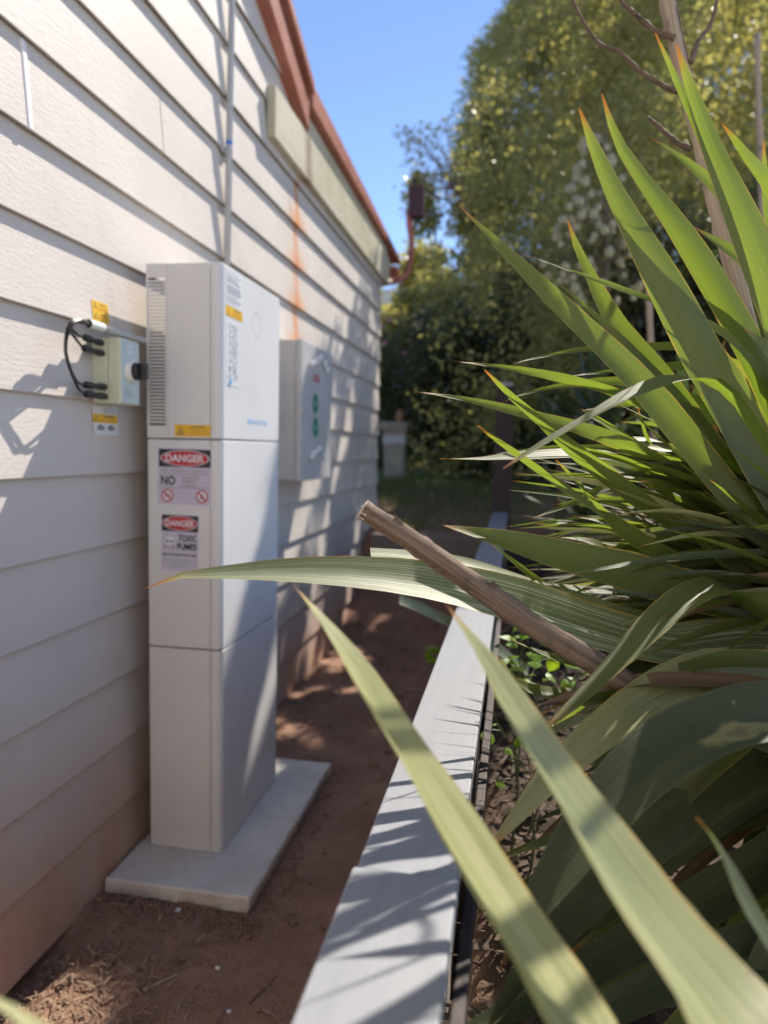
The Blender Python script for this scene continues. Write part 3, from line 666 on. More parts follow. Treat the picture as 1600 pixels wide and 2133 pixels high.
# ------------------------------------------------------------------ concrete pavers under the battery
def paver(y0, y1, lab):
    mb = MB(); xA, xB = -1.075, -0.654; n = 60; th = 0.045; top = -0.0005
    ring = []
    for i in range(n): ring.append((xA+(xB-xA)*i/n, y0))
    for i in range(n): ring.append((xB, y0+(y1-y0)*i/n))
    for i in range(n): ring.append((xB+(xA-xB)*i/n, y1))
    for i in range(n): ring.append((xA, y1+(y0-y1)*i/n))
    N = len(ring); up_, mid_, lo_ = [], [], []
    for i, (x, y) in enumerate(ring):
        j1 = mnoise.noise((x*16, y*16, 1.3)); j2 = mnoise.noise((x*13, y*13, 5.3)) + .4*mnoise.noise((x*31, y*31, 2.3)); cx, cy = (xA+xB)/2, (y0+y1)/2
        nx_, ny_ = (-1 if i >= 3*n else 1 if n <= i < 2*n else 0), (-1 if i < n else 1 if 2*n <= i < 3*n else 0)
        q = 0.004*j1; up_.append((x+nx_*(q-0.004), y+ny_*(q-0.004), top)); mid_.append((x+nx_*q, y+ny_*q, top-0.006))
        front = 1 if i < n and y0 < 1.8 else 0.3
        lo_.append((x+nx_*(-0.006-0.020*max(0, j2)*front), y+ny_*(0.002-0.018*max(0, j2+.15)*front), top-th*(1.0+0.25*j2)))
    mb.add(up_+mid_+lo_, [tuple(range(N))] + [(i+N, (i+1)%N+N, (i+1)%N, i) for i in range(N)] + [(i+2*N, (i+1)%N+2*N, (i+1)%N+N, i+N) for i in range(N)])
    o = mb.build('concrete_paver', M['concrete']); tag(o, lab, 'paver', 'concrete pavers under the battery'); return o
yj = onZ(570, 1701, 0).y
paver(1.7206, yj-0.002, 'grey concrete paver with broken front edge under the near half of the battery')
paver(yj+0.002, 2.567, 'grey concrete paver under the far half of the battery')

# ------------------------------------------------------------------ isolator switch with cables
ISY = onX(194, 770, -1.09).y
FX = onY(252, 770, ISY).x; IY2 = onX(291, 770, FX).y
it, ib = onY(252, 702, ISY).z, onY(252, 841, ISY).z
iso = empty('isolator_switch', 'cream isolator switch box with black rotary knob on the wall', 'switch', loc=(-1.085, ISY, ib))
xs_ = onY(224, 770, ISY).x
mb = MB(); mb.box(-1.095, xs_-0.0008, ISY+0.0015, IY2-0.0015, ib+0.0015, it-0.0015); rel(iso, mb.build('base', M['iso'], iso, bevel=0.004))
mb = MB(); mb.box(xs_, FX-0.001, ISY, IY2, ib, it); cov = rel(iso, mb.build('cover', M['iso'], iso, bevel=0.004))
mb = MB(); mb.box(FX-0.0012, FX+0.001, ISY+0.004, IY2-0.004, ib+0.004, it-0.004); rel(iso, mb.build('face_plate', M['iso_face'], iso, bevel=0.002))
kc = onX(274, 774, FX+0.004); R = 0.030
mb = MB(); mb.tube([(FX, kc.y, kc.z), (FX+0.016, kc.y, kc.z)], [R*1.0, R*0.92], 24); rel(iso, mb.build('knob_ring', M['white_pvc'], iso, False, 0.001))
mb = MB(); mb.tube([(FX+0.015, kc.y, kc.z), (FX+0.030, kc.y, kc.z)], [R*0.80, R*0.74], 24); mb.box(FX+0.029, FX+0.050, kc.y-0.006, kc.y+0.006, kc.z-R*0.7, kc.z+R*0.7)
rel(iso, mb.build('knob', M['black'], iso, bevel=0.002))
s = Sticker(0.04, 0.03); s.rect(0, 0, 0.030, 0.022, 'ink_pale'); s.text('ON', .007, .006, .022, .014, 'ink_faint'); P0 = onX(263, 718, FX+0.001)
s.build('rating_label', iso, (FX+0.001, P0.y, P0.z), (0, 1, 0), (1, 0, 0))
s = Sticker(0.06, 0.02)
for i in range(4): s.rect(0, i*.005, .045-.006*(i % 2), i*.005+.0022, 'ink_faint')
P0 = onX(258, 812, FX+0.001); s.build('small_print', iso, (FX+0.001, P0.y, P0.z), (0, 1, 0), (1, 0, 0))
cons = [((211, 714), (174, 702)), ((212, 736), (172, 724)), ((217, 806), (175, 801)), ((218, 826), (176, 820))]
ends = []
for (p1, p2) in cons:
    A = onY(*p1, ISY-0.001); B = onX(*p2, A.x)
    d = (B-A); mb = MB()
    mb.tube([A-d*0.05, A+d*0.02, A+d*0.28, A+d*0.34, A+d*0.62, A+d*0.66, A+d*0.93, A+d*1.0], [.0075, .0088, .0088, .0072, .0072, .0092, .0088, .005], 12)
    rel(iso, mb.build('connector', M['black'], iso, False)); ends.append(B)
def wallpt(x, y, X=-1.045): return onX(x, y, X)
loops = [[ends[0]] + [wallpt(x, y, -1.035) for x, y in ((162, 697), (149, 684), (145, 674), (158, 666), (184, 672))],
         [ends[1]] + [wallpt(x, y, -1.03) for x, y in ((158, 706), (148, 690), (150, 675), (166, 668), (184, 675))],
         [ends[2]] + [wallpt(x, y, -1.035) for x, y in ((160, 794), (147, 768), (138, 735), (139, 705), (148, 680), (166, 666), (186, 671))],
         [ends[3]] + [wallpt(x, y, -1.04) for x, y in ((164, 810), (149, 778), (137, 738), (137, 703), (145, 677), (162, 664), (186, 674))]]
for L in loops:
    mb = MB(); mb.tube(catmull(L, 28), 0.0034, 8); rel(iso, mb.build('cable', M['cable'], iso, True))
hc = empty('horizontal_conduit', 'short grey conduit with white collar running from the cables behind the battery', 'conduit', loc=(-1.06, 1.7, 1.45))
A = onX(184, 674, -1.045); B = Vector((-1.045, 2.45, A.z-0.004)); C = A + (B-A)*0.075
mb = MB(); mb.tube([A+(B-A)*0.03, B], 0.0085, 14); rel(hc, mb.build('pipe', M['conduit'], hc, True))
mb = MB(); mb.tube([A, C], 0.0115, 14, caps=False); mb.tube([A+(B-A)*0.002, C], 0.0098, 14, caps=False); rel(hc, mb.build('collar', M['white_pvc'], hc, True))
mb = MB(); mb.tube([A+(B-A)*0.006, A+(B-A)*0.02], 0.0097, 14); rel(hc, mb.build('gland', M['black'], hc))
def wall_label(tl, tr, bl, build, name, label, X):
    A = onX(*tl, X); B = onX(*tr, X); C = onX(*bl, X); w = B.y-A.y; h = A.z-C.z
    s = Sticker(w, h); build(s, w, h)
    n = Vector((1, 0, 0.083)).normalized(); o = s.build(name, None, A, (0, 1, 0), n, 0.001)
    sol = o.modifiers.new('thick', 'SOLIDIFY'); sol.thickness = 0.0006; sol.offset = -1
    return tag(o, label, 'label')
def yl(s, w, h):
    s.rect(0, 0, w, h, 'ink_yellow'); s.rect(w*.04, h*.49, w*.96, h*.505, 'ink_orange')
    for y in (.05, .55):
        warn(s, w*.2, h*(y+.18), w*.13); s.text('WARNING', w*.45, h*(y+.04), w*.85, h*(y+.10), 'ink_dim', True)
        for i in range(4): s.rect(w*.4, h*(y+.15+i*.065), w*.94, h*(y+.18+i*.065), 'ink_orange')
wall_label((190, 623), (224, 634.6), (191, 667), yl, 'warning_label', 'yellow warning label on the boards above the isolator switch', WX-0.005)
def card(s, w, h):
    s.rect(0, 0, w, h, 'ink_pale'); s.rect(0, h*.30, w, h*.60, 'ink_yellow'); warn(s, w*.14, h*.46, w*.09); s.text('WARNING', w*.45, h*.34, w*.85, h*.42, 'ink_dim', True); s.rect(w*.3, h*.47, w*.95, h*.54, 'ink_orange')
    for i in range(3): s.rect(w*.45, h*(.08+i*.07), w*.95, h*(.115+i*.07), 'ink_faint')
    for cx in (.28, .70):
        for r in (.14, .09, .05): s.poly([(w*(cx+r*math.cos(math.radians(a))), h*.80-w*r*math.sin(math.radians(a))*0.8+w*.02) for a in range(180, -1, -20)], 'ink_dim' if r != .09 else 'ink_faint')
        s.poly([(w*(cx-.09), h*.80), (w*(cx+.09), h*.80), (w*cx, h*.87)][::-1], 'ink_dim')
wall_label((190, 842), (241, 850), (189, 905), card, 'warning_card', 'white card with yellow warning band on the boards below the isolator switch', WX-0.0125)

# ------------------------------------------------------------------ meter box
MX = -0.95; MY0 = onX(627, 850, MX).y; MY1 = onX(690, 850, MX).y; MZ1 = onX(627, 704, MX).z; MZ0 = onX(627, 1003, MX).z
mbx = empty('meter_box', 'grey wall cabinet with red square and two green round stickers beyond the battery', 'cabinet', loc=(-1.085, (MY0+MY1)/2, MZ0))
mb = MB(); mb.box(-1.10, MX-0.0265, MY0+0.006, MY1-0.006, MZ0+0.004, MZ1-0.004); rel(mbx, mb.build('body', M['meter'], mbx, bevel=0.003))
mb = MB(); mb.box(MX-0.025, MX, MY0, MY1, MZ0, MZ1); rel(mbx, mb.build('door', M['meter'], mbx, bevel=0.004))
for z in (866, 888):
    q = onY(592, z, MY0+0.006); mb = MB(); mb.tube([(q.x, MY0+0.007, q.z), (q.x, MY0+0.002, q.z)], 0.006, 10); rel(mbx, mb.build('screw', M['steel'], mbx))
q = onX(622, 853, MX); mb = MB(); mb.box(MX-0.001, MX+0.010, MY0+0.006, MY0+0.022, q.z-0.012, q.z+0.012); rel(mbx, mb.build('latch', M['steel'], mbx, bevel=0.002))
def mpt(zx, zy): return onX(570+zx/6.272, 680+zy/6.272, MX)
def disc(s, w, h, txt):
    s.ell(w/2, h/2, w/2, h/2, 'ink_green'); s.ell(w/2, h/2, w*.43, h*.43, 'ink_lgreen'); s.ell(w/2, h/2, w*.40, h*.40, 'ink_green'); s.text(txt, w*.25, h*.36, w*.75, h*.64, 'ink_lgreen', True)
for zy0, zy1, txt in ((870, 1145, 'ES'), (1180, 1455, 'RE')):
    A = mpt(548, zy0); B = mpt(548, zy1); h = A.z-B.z; w = h; s = Sticker(w, h); disc(s, w, h, txt)
    s.build('round_sticker', mbx, (MX, A.y-w/2, A.z), (0, 1, 0), (1, 0, 0), label='round green reflective sticker')
A = mpt(525, 625); B = mpt(600, 735); s = Sticker(0.1, 0.1); w = B.y-A.y; h = abs(A.z-B.z); s.rect(0, 0, w, h, 'ink_red'); s.rect(w*.2, h*.35, w*.8, h*.6, 'ink_pale'); s.build('square_sticker', mbx, (MX, A.y, A.z), (0, 1, 0), (1, 0, 0), label='small red sticker')
for zx, zy in ((575, 405), (520, 450), (465, 490), (630, 485), (660, 560), (550, 1595), (495, 1640), (458, 1695), (625, 1710)):
    q = mpt(zx, zy); mb = MB(); mb.tube([(MX-0.001, q.y, q.z), (MX+0.010, q.y, q.z)], 0.007, 8); mb.sphere((MX+0.016, q.y, q.z), 0.0155, (0.8, 1, 1), 10, 8); rel(mbx, mb.build('white_knob', M['white_paint'], mbx, True))

# ------------------------------------------------------------------ fence between path and garden bed
HR = 0.4; FZ = CAM_H-HR; FXL, FXR = -0.3487*HR, -0.0952*HR
fence = empty('timber_fence', 'low dark fence with a light grey timber cap along the path', 'fence', loc=((FXL+FXR)/2, 2.5, -0.05))
cuts = [-0.4, onZ(860, 1822, FZ).y, 1.92, 3.05, 4.84]
for i, (a, b) in enumerate(zip(cuts, cuts[1:])):
    dz = (0.003, -0.002, 0.001, -0.001)[i]; mb = MB(); mb.box(FXL+0.002*(i % 2), FXR-0.001*(i % 2), a+0.002, b-0.002, FZ-0.024+dz, FZ+dz); rel(fence, mb.build('cap_board', M['cap'], fence, bevel=0.003))
mb = MB(); mb.box(FXL+0.03, FXR-0.012, -0.4, 4.82, FZ-0.115, FZ-0.027); rel(fence, mb.build('top_rail', M['post'], fence, bevel=0.003))
mb = MB(); mb.box(FXR+0.001, FXR+0.014, -0.4, 4.82, FZ-0.085, FZ-0.060); rel(fence, mb.build('ledge_rail', M['post'], fence, bevel=0.002))
k = 0; y = 0.1; me0 = None
for y in (0.35, 1.33, 2.3, 3.3, 4.2):
    mb = MB(); mb.box(FXL+0.004, FXR-0.014, y, y+0.09, -0.15, FZ-0.118); rel(fence, mb.build('post', M['post'], fence, bevel=0.004))
for i in range(4):
    z1 = FZ-0.13-i*0.19; mb = MB(); mb.box(FXL+0.03, FXL+0.055, -0.4, 4.8, z1-0.18, z1); rel(fence, mb.build('plank', M['plank'], fence, bevel=0.003))
c0 = onY(1026, 1060, 4.93); c1 = onY(1074, 805, 4.93)
mb = MB(); mb.box(c0.x, c1.x, 4.86, 5.0, 0.0, c1.z); rel(fence, mb.build('end_post', M['post'], fence, bevel=0.006))
mb = MB(); mb.box(c0.x+0.02, c1.x-0.02, 4.88, 4.98, c1.z-0.001, c1.z+0.022); rel(fence, mb.build('post_cap', M['conduit'], fence, bevel=0.006))
# sleeper step across the path
st_ = empty('sleeper_step', 'brown timber sleeper step across the end of the soil path', 'step', loc=(-0.6, 5.17, 0.25))
for i, (za, zb_) in enumerate(((0.10, 0.335), (0.34, 0.585))):
    mb = MB(); mb.box(-1.02 if i else -1.04, -0.16, 5.08+0.006*i, 5.165, za, zb_); rel(st_, mb.build('sleeper', M['timber'], st_, bevel=0.008))

# ------------------------------------------------------------------ yucca leaves
def leaf_mesh(mb, pts, width, lat_fn, vee=0.16, nseg=22, cut=False, wbase=0.55, sharp=1.0, wav=0.0):
    P = resample(catmull(pts, 40), nseg); n = len(P)
    vs = []; uvs = []; K = 5; prev = None
    for i, q in enumerate(P):
        v = i/nseg
        tg = (P[min(i+1, n-1)] - P[max(i-1, 0)]).normalized()
        la = lat_fn(q, tg)
        if prev is not None and la.dot(prev) < 0: la = -la
        if prev is not None: la = (la*0.45 + prev*0.55)
        la = (la - tg*la.dot(tg)).normalized(); prev = la
        nm = tg.cross(la)
        if nm.z < 0: nm = -nm
        prof = (wbase + (1-wbase)*math.sin(min(1, v/0.42)*math.pi/2)) if v < 0.42 else (max(0.0, math.cos((v-0.42)/0.58*math.pi/2))**(0.85*sharp))
        if cut: prof = max(prof, 0.75)
        w = width*max(prof, 0.012)/2
        for j in range(K):
            u = j/(K-1)*2-1
            ed = wav*math.sin(v*23+u)*abs(u)
            vs.append(q + la*(w*u) + nm*(w*vee*(abs(u)*1.6-0.5) + ed)); uvs.append(((u+1)/2, v if not cut else v*0.78))
    fs = [(i*K+j, i*K+j+1, (i+1)*K+j+1, (i+1)*K+j) for i in range(nseg) for j in range(K-1)]
    mb.add(vs, fs, 0, uvs)
def natural_lat(axis_pt, maxphi=60, bias=Vector((0, 0, 1)), flip=0.0):
    def fn(q, tg):
        vw = (CAM - q).normalized()
        e = tg.cross(vw).normalized(); nv = e.cross(tg).normalized()   # nv points to the viewer
        best = None
        for k in range(-12, 13):
            ph = math.radians(maxphi)*k/12
            la = e*math.cos(ph) + nv*math.sin(ph); nm = tg.cross(la)
            sc_ = abs(nm.dot(bias))
            if best is None or sc_ > best[0]: best = (sc_, la, ph)
        return best[1]
    return fn
def px_leaf(root, pix, d_base, d_tip, wpx, mat='leaf', base=None, phi=60, cut=False, bias=Vector((0.15, -0.15, 1)), vee=0.16, mid=None, name='leaf', label=None, sharp=1.0, wbase=0.55, wav=0.0012):
    """pix: tip first, image positions along the mid-line; distances give it its depth"""
    pix = list(pix)[::-1]                                     # base .. tip
    L = [0]
    for a, b in zip(pix, pix[1:]): L.append(L[-1]+math.hypot(b[0]-a[0], b[1]-a[1]))
    pts = []
    for (x, y), l in zip(pix, L):
        u = l/L[-1]; d = d_base + (d_tip-d_base)*u
        if mid is not None: d += 4*u*(1-u)*(mid-(d_base+d_tip)/2)
        pts.append(at(x, y, d))
    if base is not None: pts = [base] + pts
    dm = (d_base+d_tip)/2 if mid is None else mid
    lat = natural_lat(base, phi, bias)
    # turn the wanted apparent width into a real one
    q = pts[len(pts)//2]; tg = (pts[-1]-pts[0]).normalized(); la = lat(q, tg); vw = (CAM-q).normalized(); e = tg.cross(vw).normalized()
    cosp = max(0.45, abs(la.dot(e)))
    mb = MB(); leaf_mesh(mb, pts, min(0.085, wpx*dm/F_PX/cosp), lat, vee, cut=cut, sharp=sharp, wbase=wbase, wav=wav)
    o = mb.build(name, M[mat], root, True); o.matrix_parent_inverse = Matrix.Translation(-Vector(root.location))
    if label: o['label'] = label
    return o

PC = at(1730, 1240, 1.13)
yuc = empty('yucca', 'large sword-leaved yucca filling the right side behind the fence', 'plant', loc=(PC.x+0.1, PC.y, 0.4))
def pc(): return PC + Vector((random.uniform(-.03, .05), random.uniform(-.04, .05), random.uniform(-.07, .07)))
up_leaves = [
 ([(1408, 92), (1452, 215), (1500, 340), (1570, 500), (1645, 690), (1700, 950)], 1.06, .86, 88, 'leaf'),
 ([(1364, 68), (1402, 148), (1446, 245), (1500, 370), (1570, 560), (1640, 800)], 1.08, .84, 40, 'leaf'),
 ([(1502, 254), (1552, 318), (1630, 425), (1690, 600)], 1.1, .85, 48, 'leaf'),
 ([(1349, 282), (1420, 330), (1500, 398), (1580, 480), (1680, 640)], 1.12, 1.02, 46, 'leaf'),
 ([(1206, 226), (1250, 330), (1315, 460), (1400, 610), (1480, 760), (1570, 940), (1650, 1080)], 1.06, .88, 90, 'leaf'),
 ([(1253, 195), (1288, 292), (1348, 382), (1420, 480), (1510, 620), (1610, 810), (1680, 980)], 1.14, .95, 64, 'leaf'),
 ([(950, 420), (1040, 512), (1130, 600), (1225, 690), (1315, 780), (1410, 890), (1520, 1030), (1630, 1150)], 1.06, .90, 62, 'leaf'),
 ([(1182, 460), (1222, 560), (1280, 670), (1362, 775), (1450, 900), (1560, 1050), (1650, 1150)], 1.12, .98, 62, 'leaf'),
 ([(1092, 530), (1200, 568), (1300, 603), (1400, 642), (1540, 720), (1660, 900)], 1.12, .88, 15, 'leaf'),
 ([(1112, 548), (1180, 605), (1260, 675), (1340, 750), (1480, 900), (1620, 1080)], 1.14, .95, 20, 'leaf'),
 ([(1440, 470), (1500, 508), (1570, 560), (1650, 660)], 1.2, 1.1, 60, 'leaf'),
 ([(1590, 290), (1600, 420), (1630, 600), (1680, 850)], 1.2, 1.1, 50, 'leaf'),
 ([(1545, 680), (1590, 720), (1660, 820)], 1.0, .95, 60, 'leaf'),
]
for pix, db, dt, w, mt in up_leaves: px_leaf(yuc, pix, db, dt, w, mt, pc(), 40, bias=Vector((0.1, -0.9, 0.6)), vee=0.12)
mid_leaves = [
 ([(944, 752), (1040, 764), (1130, 779), (1230, 802), (1330, 838), (1450, 905), (1600, 1050)], 1.12, 1.0, 26, 'leaf', 34),
 ([(1050, 762), (1130, 743), (1225, 727), (1340, 722), (1470, 735), (1610, 850)], 1.16, 1.06, 19, 'leaf', 34),
 ([(1178, 785), (1260, 775), (1340, 769), (1480, 772), (1620, 900)], 1.16, 1.1, 21, 'leaf', 34),
 ([(1040, 840), (1110, 815), (1205, 800), (1290, 794), (1420, 820), (1600, 980)], 1.17, 1.1, 22, 'leaf', 34),
 ([(862, 815), (960, 830), (1080, 858), (1200, 890), (1300, 925), (1410, 985), (1560, 1090)], 1.1, .98, 30, 'leaf', 34),
 ([(1010, 770), (1070, 832), (1140, 892), (1230, 968), (1330, 1045), (1440, 1120), (1570, 1195)], 1.08, .98, 44, 'leaf', 50),
 ([(1047, 976), (1110, 937), (1200, 884), (1290, 832), (1360, 803), (1430, 788), (1520, 820), (1630, 980)], 1.0, .80, 28, 'leaf', 60),
 ([(995, 886), (1040, 921), (1100, 966), (1180, 1022), (1260, 1080), (1340, 1135), (1450, 1190), (1600, 1230)], 1.1, .98, 40, 'leaf', 55),
 ([(918, 955), (1010, 957), (1090, 951), (1200, 946), (1300, 962), (1400, 1010), (1480, 1075), (1600, 1170)], 1.12, 1.02, 30, 'leaf', 66),
 ([(1015, 948), (1100, 937), (1200, 932), (1330, 945), (1500, 1040)], 1.16, 1.08, 16, 'leaf', 34),
 ([(1098, 1083), (1160, 1062), (1230, 1030), (1300, 998), (1380, 968), (1520, 1020)], 1.16, 1.1, 24, 'leaf', 34),
 ([(1158, 957), (1200, 1002), (1250, 1058), (1310, 1115), (1420, 1180)], 1.15, 1.06, 20, 'leaf', 50),
 ([(1203, 856), (1300, 844), (1380, 842), (1560, 980)], 1.2, 1.14, 20, 'leaf', 34),
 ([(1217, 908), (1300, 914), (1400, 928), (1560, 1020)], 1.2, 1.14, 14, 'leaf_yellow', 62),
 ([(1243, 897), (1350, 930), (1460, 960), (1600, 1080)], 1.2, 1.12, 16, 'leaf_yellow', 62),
 ([(1185, 945), (1280, 982), (1380, 1010), (1460, 1050), (1600, 1150)], 1.15, 1.1, 34, 'leaf', 66),
 ([(1330, 1000), (1430, 1025), (1530, 1085), (1640, 1180)], 1.12, 1.04, 44, 'leaf', 66),
 ([(1330, 850), (1350, 920), (1400, 990), (1500, 1100)], 1.2, 1.14, 20, 'leaf', 50),
 ([(1440, 800), (1500, 880), (1570, 960), (1660, 1080)], 1.12, 1.02, 24, 'leaf', 66),
 ([(1450, 815), (1520, 890), (1610, 1010)], 1.18, 1.1, 24, 'leaf', 66),
 ([(1160, 1118), (1230, 1130), (1300, 1160), (1420, 1200), (1600, 1240)], 1.16, 1.08, 30, 'leaf', 66),
 ([(1195, 1075), (1280, 1095), (1400, 1140), (1560, 1200)], 1.2, 1.14, 22, 'leaf', 60),
 ([(1270, 1060), (1340, 1080), (1420, 1110)], 1.24, 1.2, 18, 'leaf_dry', 60),
 ([(1300, 1060), (1400, 1090), (1520, 1130), (1650, 1200)], 1.22, 1.2, 20, 'leaf_dry', 60),
]
for pix, db, dt, w, mt, ph in mid_leaves: px_leaf(yuc, pix, db, dt, w, mt, pc(), ph, vee=0.14)
low_leaves = [
 ([(920, 1093), (1010, 1116), (1110, 1142), (1210, 1170), (1310, 1195), (1420, 1230), (1560, 1260)], 1.06, .92, 90, 'leaf', 35),
 ([(998, 1112), (1060, 1162), (1110, 1202), (1170, 1236), (1300, 1270)], 1.1, 1.0, 24, 'leaf', 40),
 ([(298, 1226), (318, 1206), (360, 1200), (480, 1194), (620, 1190), (760, 1196), (900, 1214), (1010, 1238), (1110, 1266), (1210, 1300), (1310, 1330), (1420, 1350), (1580, 1330)], 1.02, .84, 100, 'leaf_pale', 40),
 ([(1005, 1180), (1060, 1200), (1130, 1222), (1230, 1232), (1360, 1240), (1500, 1260)], 1.14, 1.06, 26, 'leaf', 60),
 ([(1130, 1522), (1215, 1450), (1300, 1365), (1385, 1280), (1450, 1236), (1508, 1222), (1570, 1250), (1650, 1300)], .98, .74, 62, 'leaf', 45),
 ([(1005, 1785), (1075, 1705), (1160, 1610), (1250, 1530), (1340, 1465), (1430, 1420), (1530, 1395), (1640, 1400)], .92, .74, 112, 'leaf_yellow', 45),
 ([(1060, 1330), (1150, 1370), (1250, 1390), (1380, 1400), (1560, 1370)], 1.16, 1.1, 30, 'leaf', 62),
 ([(1035, 1365), (1090, 1430), (1180, 1450), (1300, 1450), (1500, 1420)], 1.15, 1.12, 44, 'leaf', 50),
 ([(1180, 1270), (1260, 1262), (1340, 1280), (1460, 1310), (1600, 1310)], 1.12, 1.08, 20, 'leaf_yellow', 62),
 ([(1230, 1300), (1330, 1320), (1440, 1340), (1600, 1330)], 1.12, 1.1, 40, 'leaf', 55),
 ([(1130, 1250), (1220, 1275), (1320, 1290), (1460, 1300), (1600, 1290)], 1.1, 1.08, 34, 'leaf', 55),
 ([(1240, 1340), (1340, 1370), (1460, 1380), (1620, 1360)], 1.1, 1.06, 50, 'leaf_dark', 50),
 ([(1200, 1420), (1320, 1400), (1450, 1390), (1620, 1370)], 1.14, 1.12, 60, 'leaf_dark', 45),
 ([(1040, 1700), (1110, 1640), (1190, 1600), (1290, 1560)], 1.1, 1.1, 14, 'leaf_dry', 62),
 ([(1060, 1545), (1160, 1552), (1260, 1548), (1380, 1520)], 1.2, 1.2, 18, 'leaf_dry', 62),
 ([(1070, 1250), (1180, 1330), (1330, 1350), (1500, 1330)], 1.2, 1.16, 26, 'leaf', 62),
]
for pix, db, dt, w, mt, ph in low_leaves:
    px_leaf(yuc, pix, db, dt, w, mt, pc() + Vector((0, 0, -0.03)), ph, vee=0.16, sharp=(1.1 if pix[0][0] == 298 else 1.0))
px_leaf(yuc, [(772, 1152), (860, 1158), (960, 1172), (1060, 1200), (1180, 1240), (1400, 1290)], 1.06, 1.0, 26, 'leaf_pale', pc(), 55, cut=True)
# a cut leaf lying behind the cap
o_ = px_leaf(yuc, [(832, 1250), (890, 1275), (950, 1305), (1020, 1345), (1100, 1400)], 1.95, 1.85, 26, 'leaf_pale', None, 50, cut=True)
# inner fill of the rosette
cnt = 0; tries = 0
while cnt < 230 and tries < 20000:
    tries += 1
    az = random.uniform(math.radians(60), math.radians(300)); el = math.radians(random.uniform(-35, 50)); Ln = random.uniform(0.36, 0.62)
    d = Vector((math.cos(az)*math.cos(el), math.sin(az)*math.cos(el), math.sin(el)))
    b = pc(); droop = random.uniform(0.05, 0.35)
    pts = [b + d*(Ln*u) - Vector((0, 0, 1))*(droop*Ln*u*u) for u in (0, .25, .5, .75, 1)]
    px, py, pz = project(pts[-1]); qx, qy, qz = project(pts[2])
    if pz < 0.80 or qz < 0.85: continue
    if not (1120 < px < 1900 and 860 < py < 1560): continue
    if px < 1500 and py < 900: continue
    mb = MB(); leaf_mesh(mb, pts, random.uniform(0.012, 0.030), natural_lat(b, 55, Vector((random.uniform(-.3, .3), random.uniform(-.3, .3), 1))), 0.16, nseg=14)
    o = mb.build('leaf', M[random.choice(('leaf', 'leaf', 'leaf', 'leaf_dark', 'leaf_dark', 'leaf_spot', 'leaf_dry') if py > 1150 else ('leaf', 'leaf', 'leaf_dark'))], yuc, True); o.matrix_parent_inverse = Matrix.Translation(-Vector(yuc.location)); cnt += 1
cnt = 0; tries = 0
while cnt < 110 and tries < 20000:
    tries += 1
    tx, ty, td = random.uniform(1040, 1560), random.uniform(840, 1330), random.uniform(.98, 1.5)
    if ty < 900 and tx < 1200: continue
    tp = at(tx, ty, td); b = pc(); v_ = tp-b
    if not .3 < v_.length < .72: continue
    sag = random.uniform(.02, .12); pts = [b + v_*u + Vector((0, 0, sag*4*u*(1-u)*.5)) for u in (0, .25, .5, .75, 1)]
    mb = MB(); leaf_mesh(mb, pts, random.uniform(.009, .022), natural_lat(b, random.choice((25, 45, 70)), Vector((random.uniform(-.4, .4), random.uniform(-.4, .4), 1))), 0.2, nseg=12)
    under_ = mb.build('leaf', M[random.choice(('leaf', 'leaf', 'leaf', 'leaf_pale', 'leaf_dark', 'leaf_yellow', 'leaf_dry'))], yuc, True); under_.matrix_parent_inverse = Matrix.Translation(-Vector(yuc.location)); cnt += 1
# short trunk hidden in the rosette
mb = MB(); mb.tube(catmull([Vector((PC.x+0.14, PC.y+0.05, 0.30)), Vector((PC.x+0.10, PC.y+0.02, 0.65)), PC + Vector((0.03, 0, 0.02))], 12), [0.055]*6+[0.05]*7, 12, jit=0.06); o = mb.build('trunk', M['bark'], yuc, True); o.matrix_parent_inverse = Matrix.Translation(-Vector(yuc.location))
def under(root, o):
    if o.parent is root: o.matrix_parent_inverse = Matrix.Translation(-Vector(root.location))
    return o
# dry flower stalk with side branches
D0, D1 = 1.42, 1.30
pix = [(1640, 980), (1580, 770), (1538, 600), (1512, 505), (1488, 415), (1462, 310), (1434, 200), (1405, 80), (1385, -20), (1362, -160)]
pts = [at(x, y, D1+(D0-D1)*i/9) for i, (x, y) in enumerate(pix)]; pts = [PC + Vector((0.03, 0.06, 0))] + pts
cp = catmull(pts, 60); rad = [0.0165-0.0035*i/60 for i in range(61)]
for k in (14, 26, 34, 44, 52): rad[k] *= 1.16
mb = MB(); mb.tube(cp, rad, 14, jit=0.05); stalk = under(yuc, mb.build('flower_stalk', M['bark_pale'], yuc, True)); stalk['label'] = 'tall dry brown flower stalk with bare side branches'
brs = [([(1428, 190), (1395, 185), (1335, 150), (1290, 108), (1250, 92), (1215, 45), (1188, -10)], .0052), ([(1405, 78), (1368, 66), (1330, 35), (1300, 8), (1270, -30)], .0056), ([(1440, 130), (1455, 85), (1478, 55), (1492, 10), (1500, -30)], .0046), ([(1440, 310), (1415, 300), (1388, 278), (1362, 255), (1350, 245)], .0058), ([(1446, 200), (1428, 120), (1412, 40), (1406, -20)], .0062)]
for bp, r in brs:
    pts = catmull([at(x, y, 1.375+0.01*i) for i, (x, y) in enumerate(bp)], 26); mb = MB(); mb.tube(pts, [r*(1.1-0.6*i/26)*(1+0.25*(i % 7 == 3)) for i in range(27)], 8, jit=0.1)
    br = mb.build('branch', M['bark'], stalk, True); under(yuc, br)
    mb = MB()
    for k in range(3, 27, 2):                           # curled dry bracts
        q = pts[k]; dv = Vector((random.uniform(-1, 1), random.uniform(-1, 1), random.uniform(-1, 1))).normalized()*random.uniform(.006, .016)
        mb.tube(catmull([q, q+dv*0.6, q+dv+Vector((0, 0, random.uniform(-.006, .004)))], 5), [.0009, .0009, .0008, .0007, .0005, .0003], 4)
    under(yuc, mb.build('bract', M['bark_pale'], stalk))
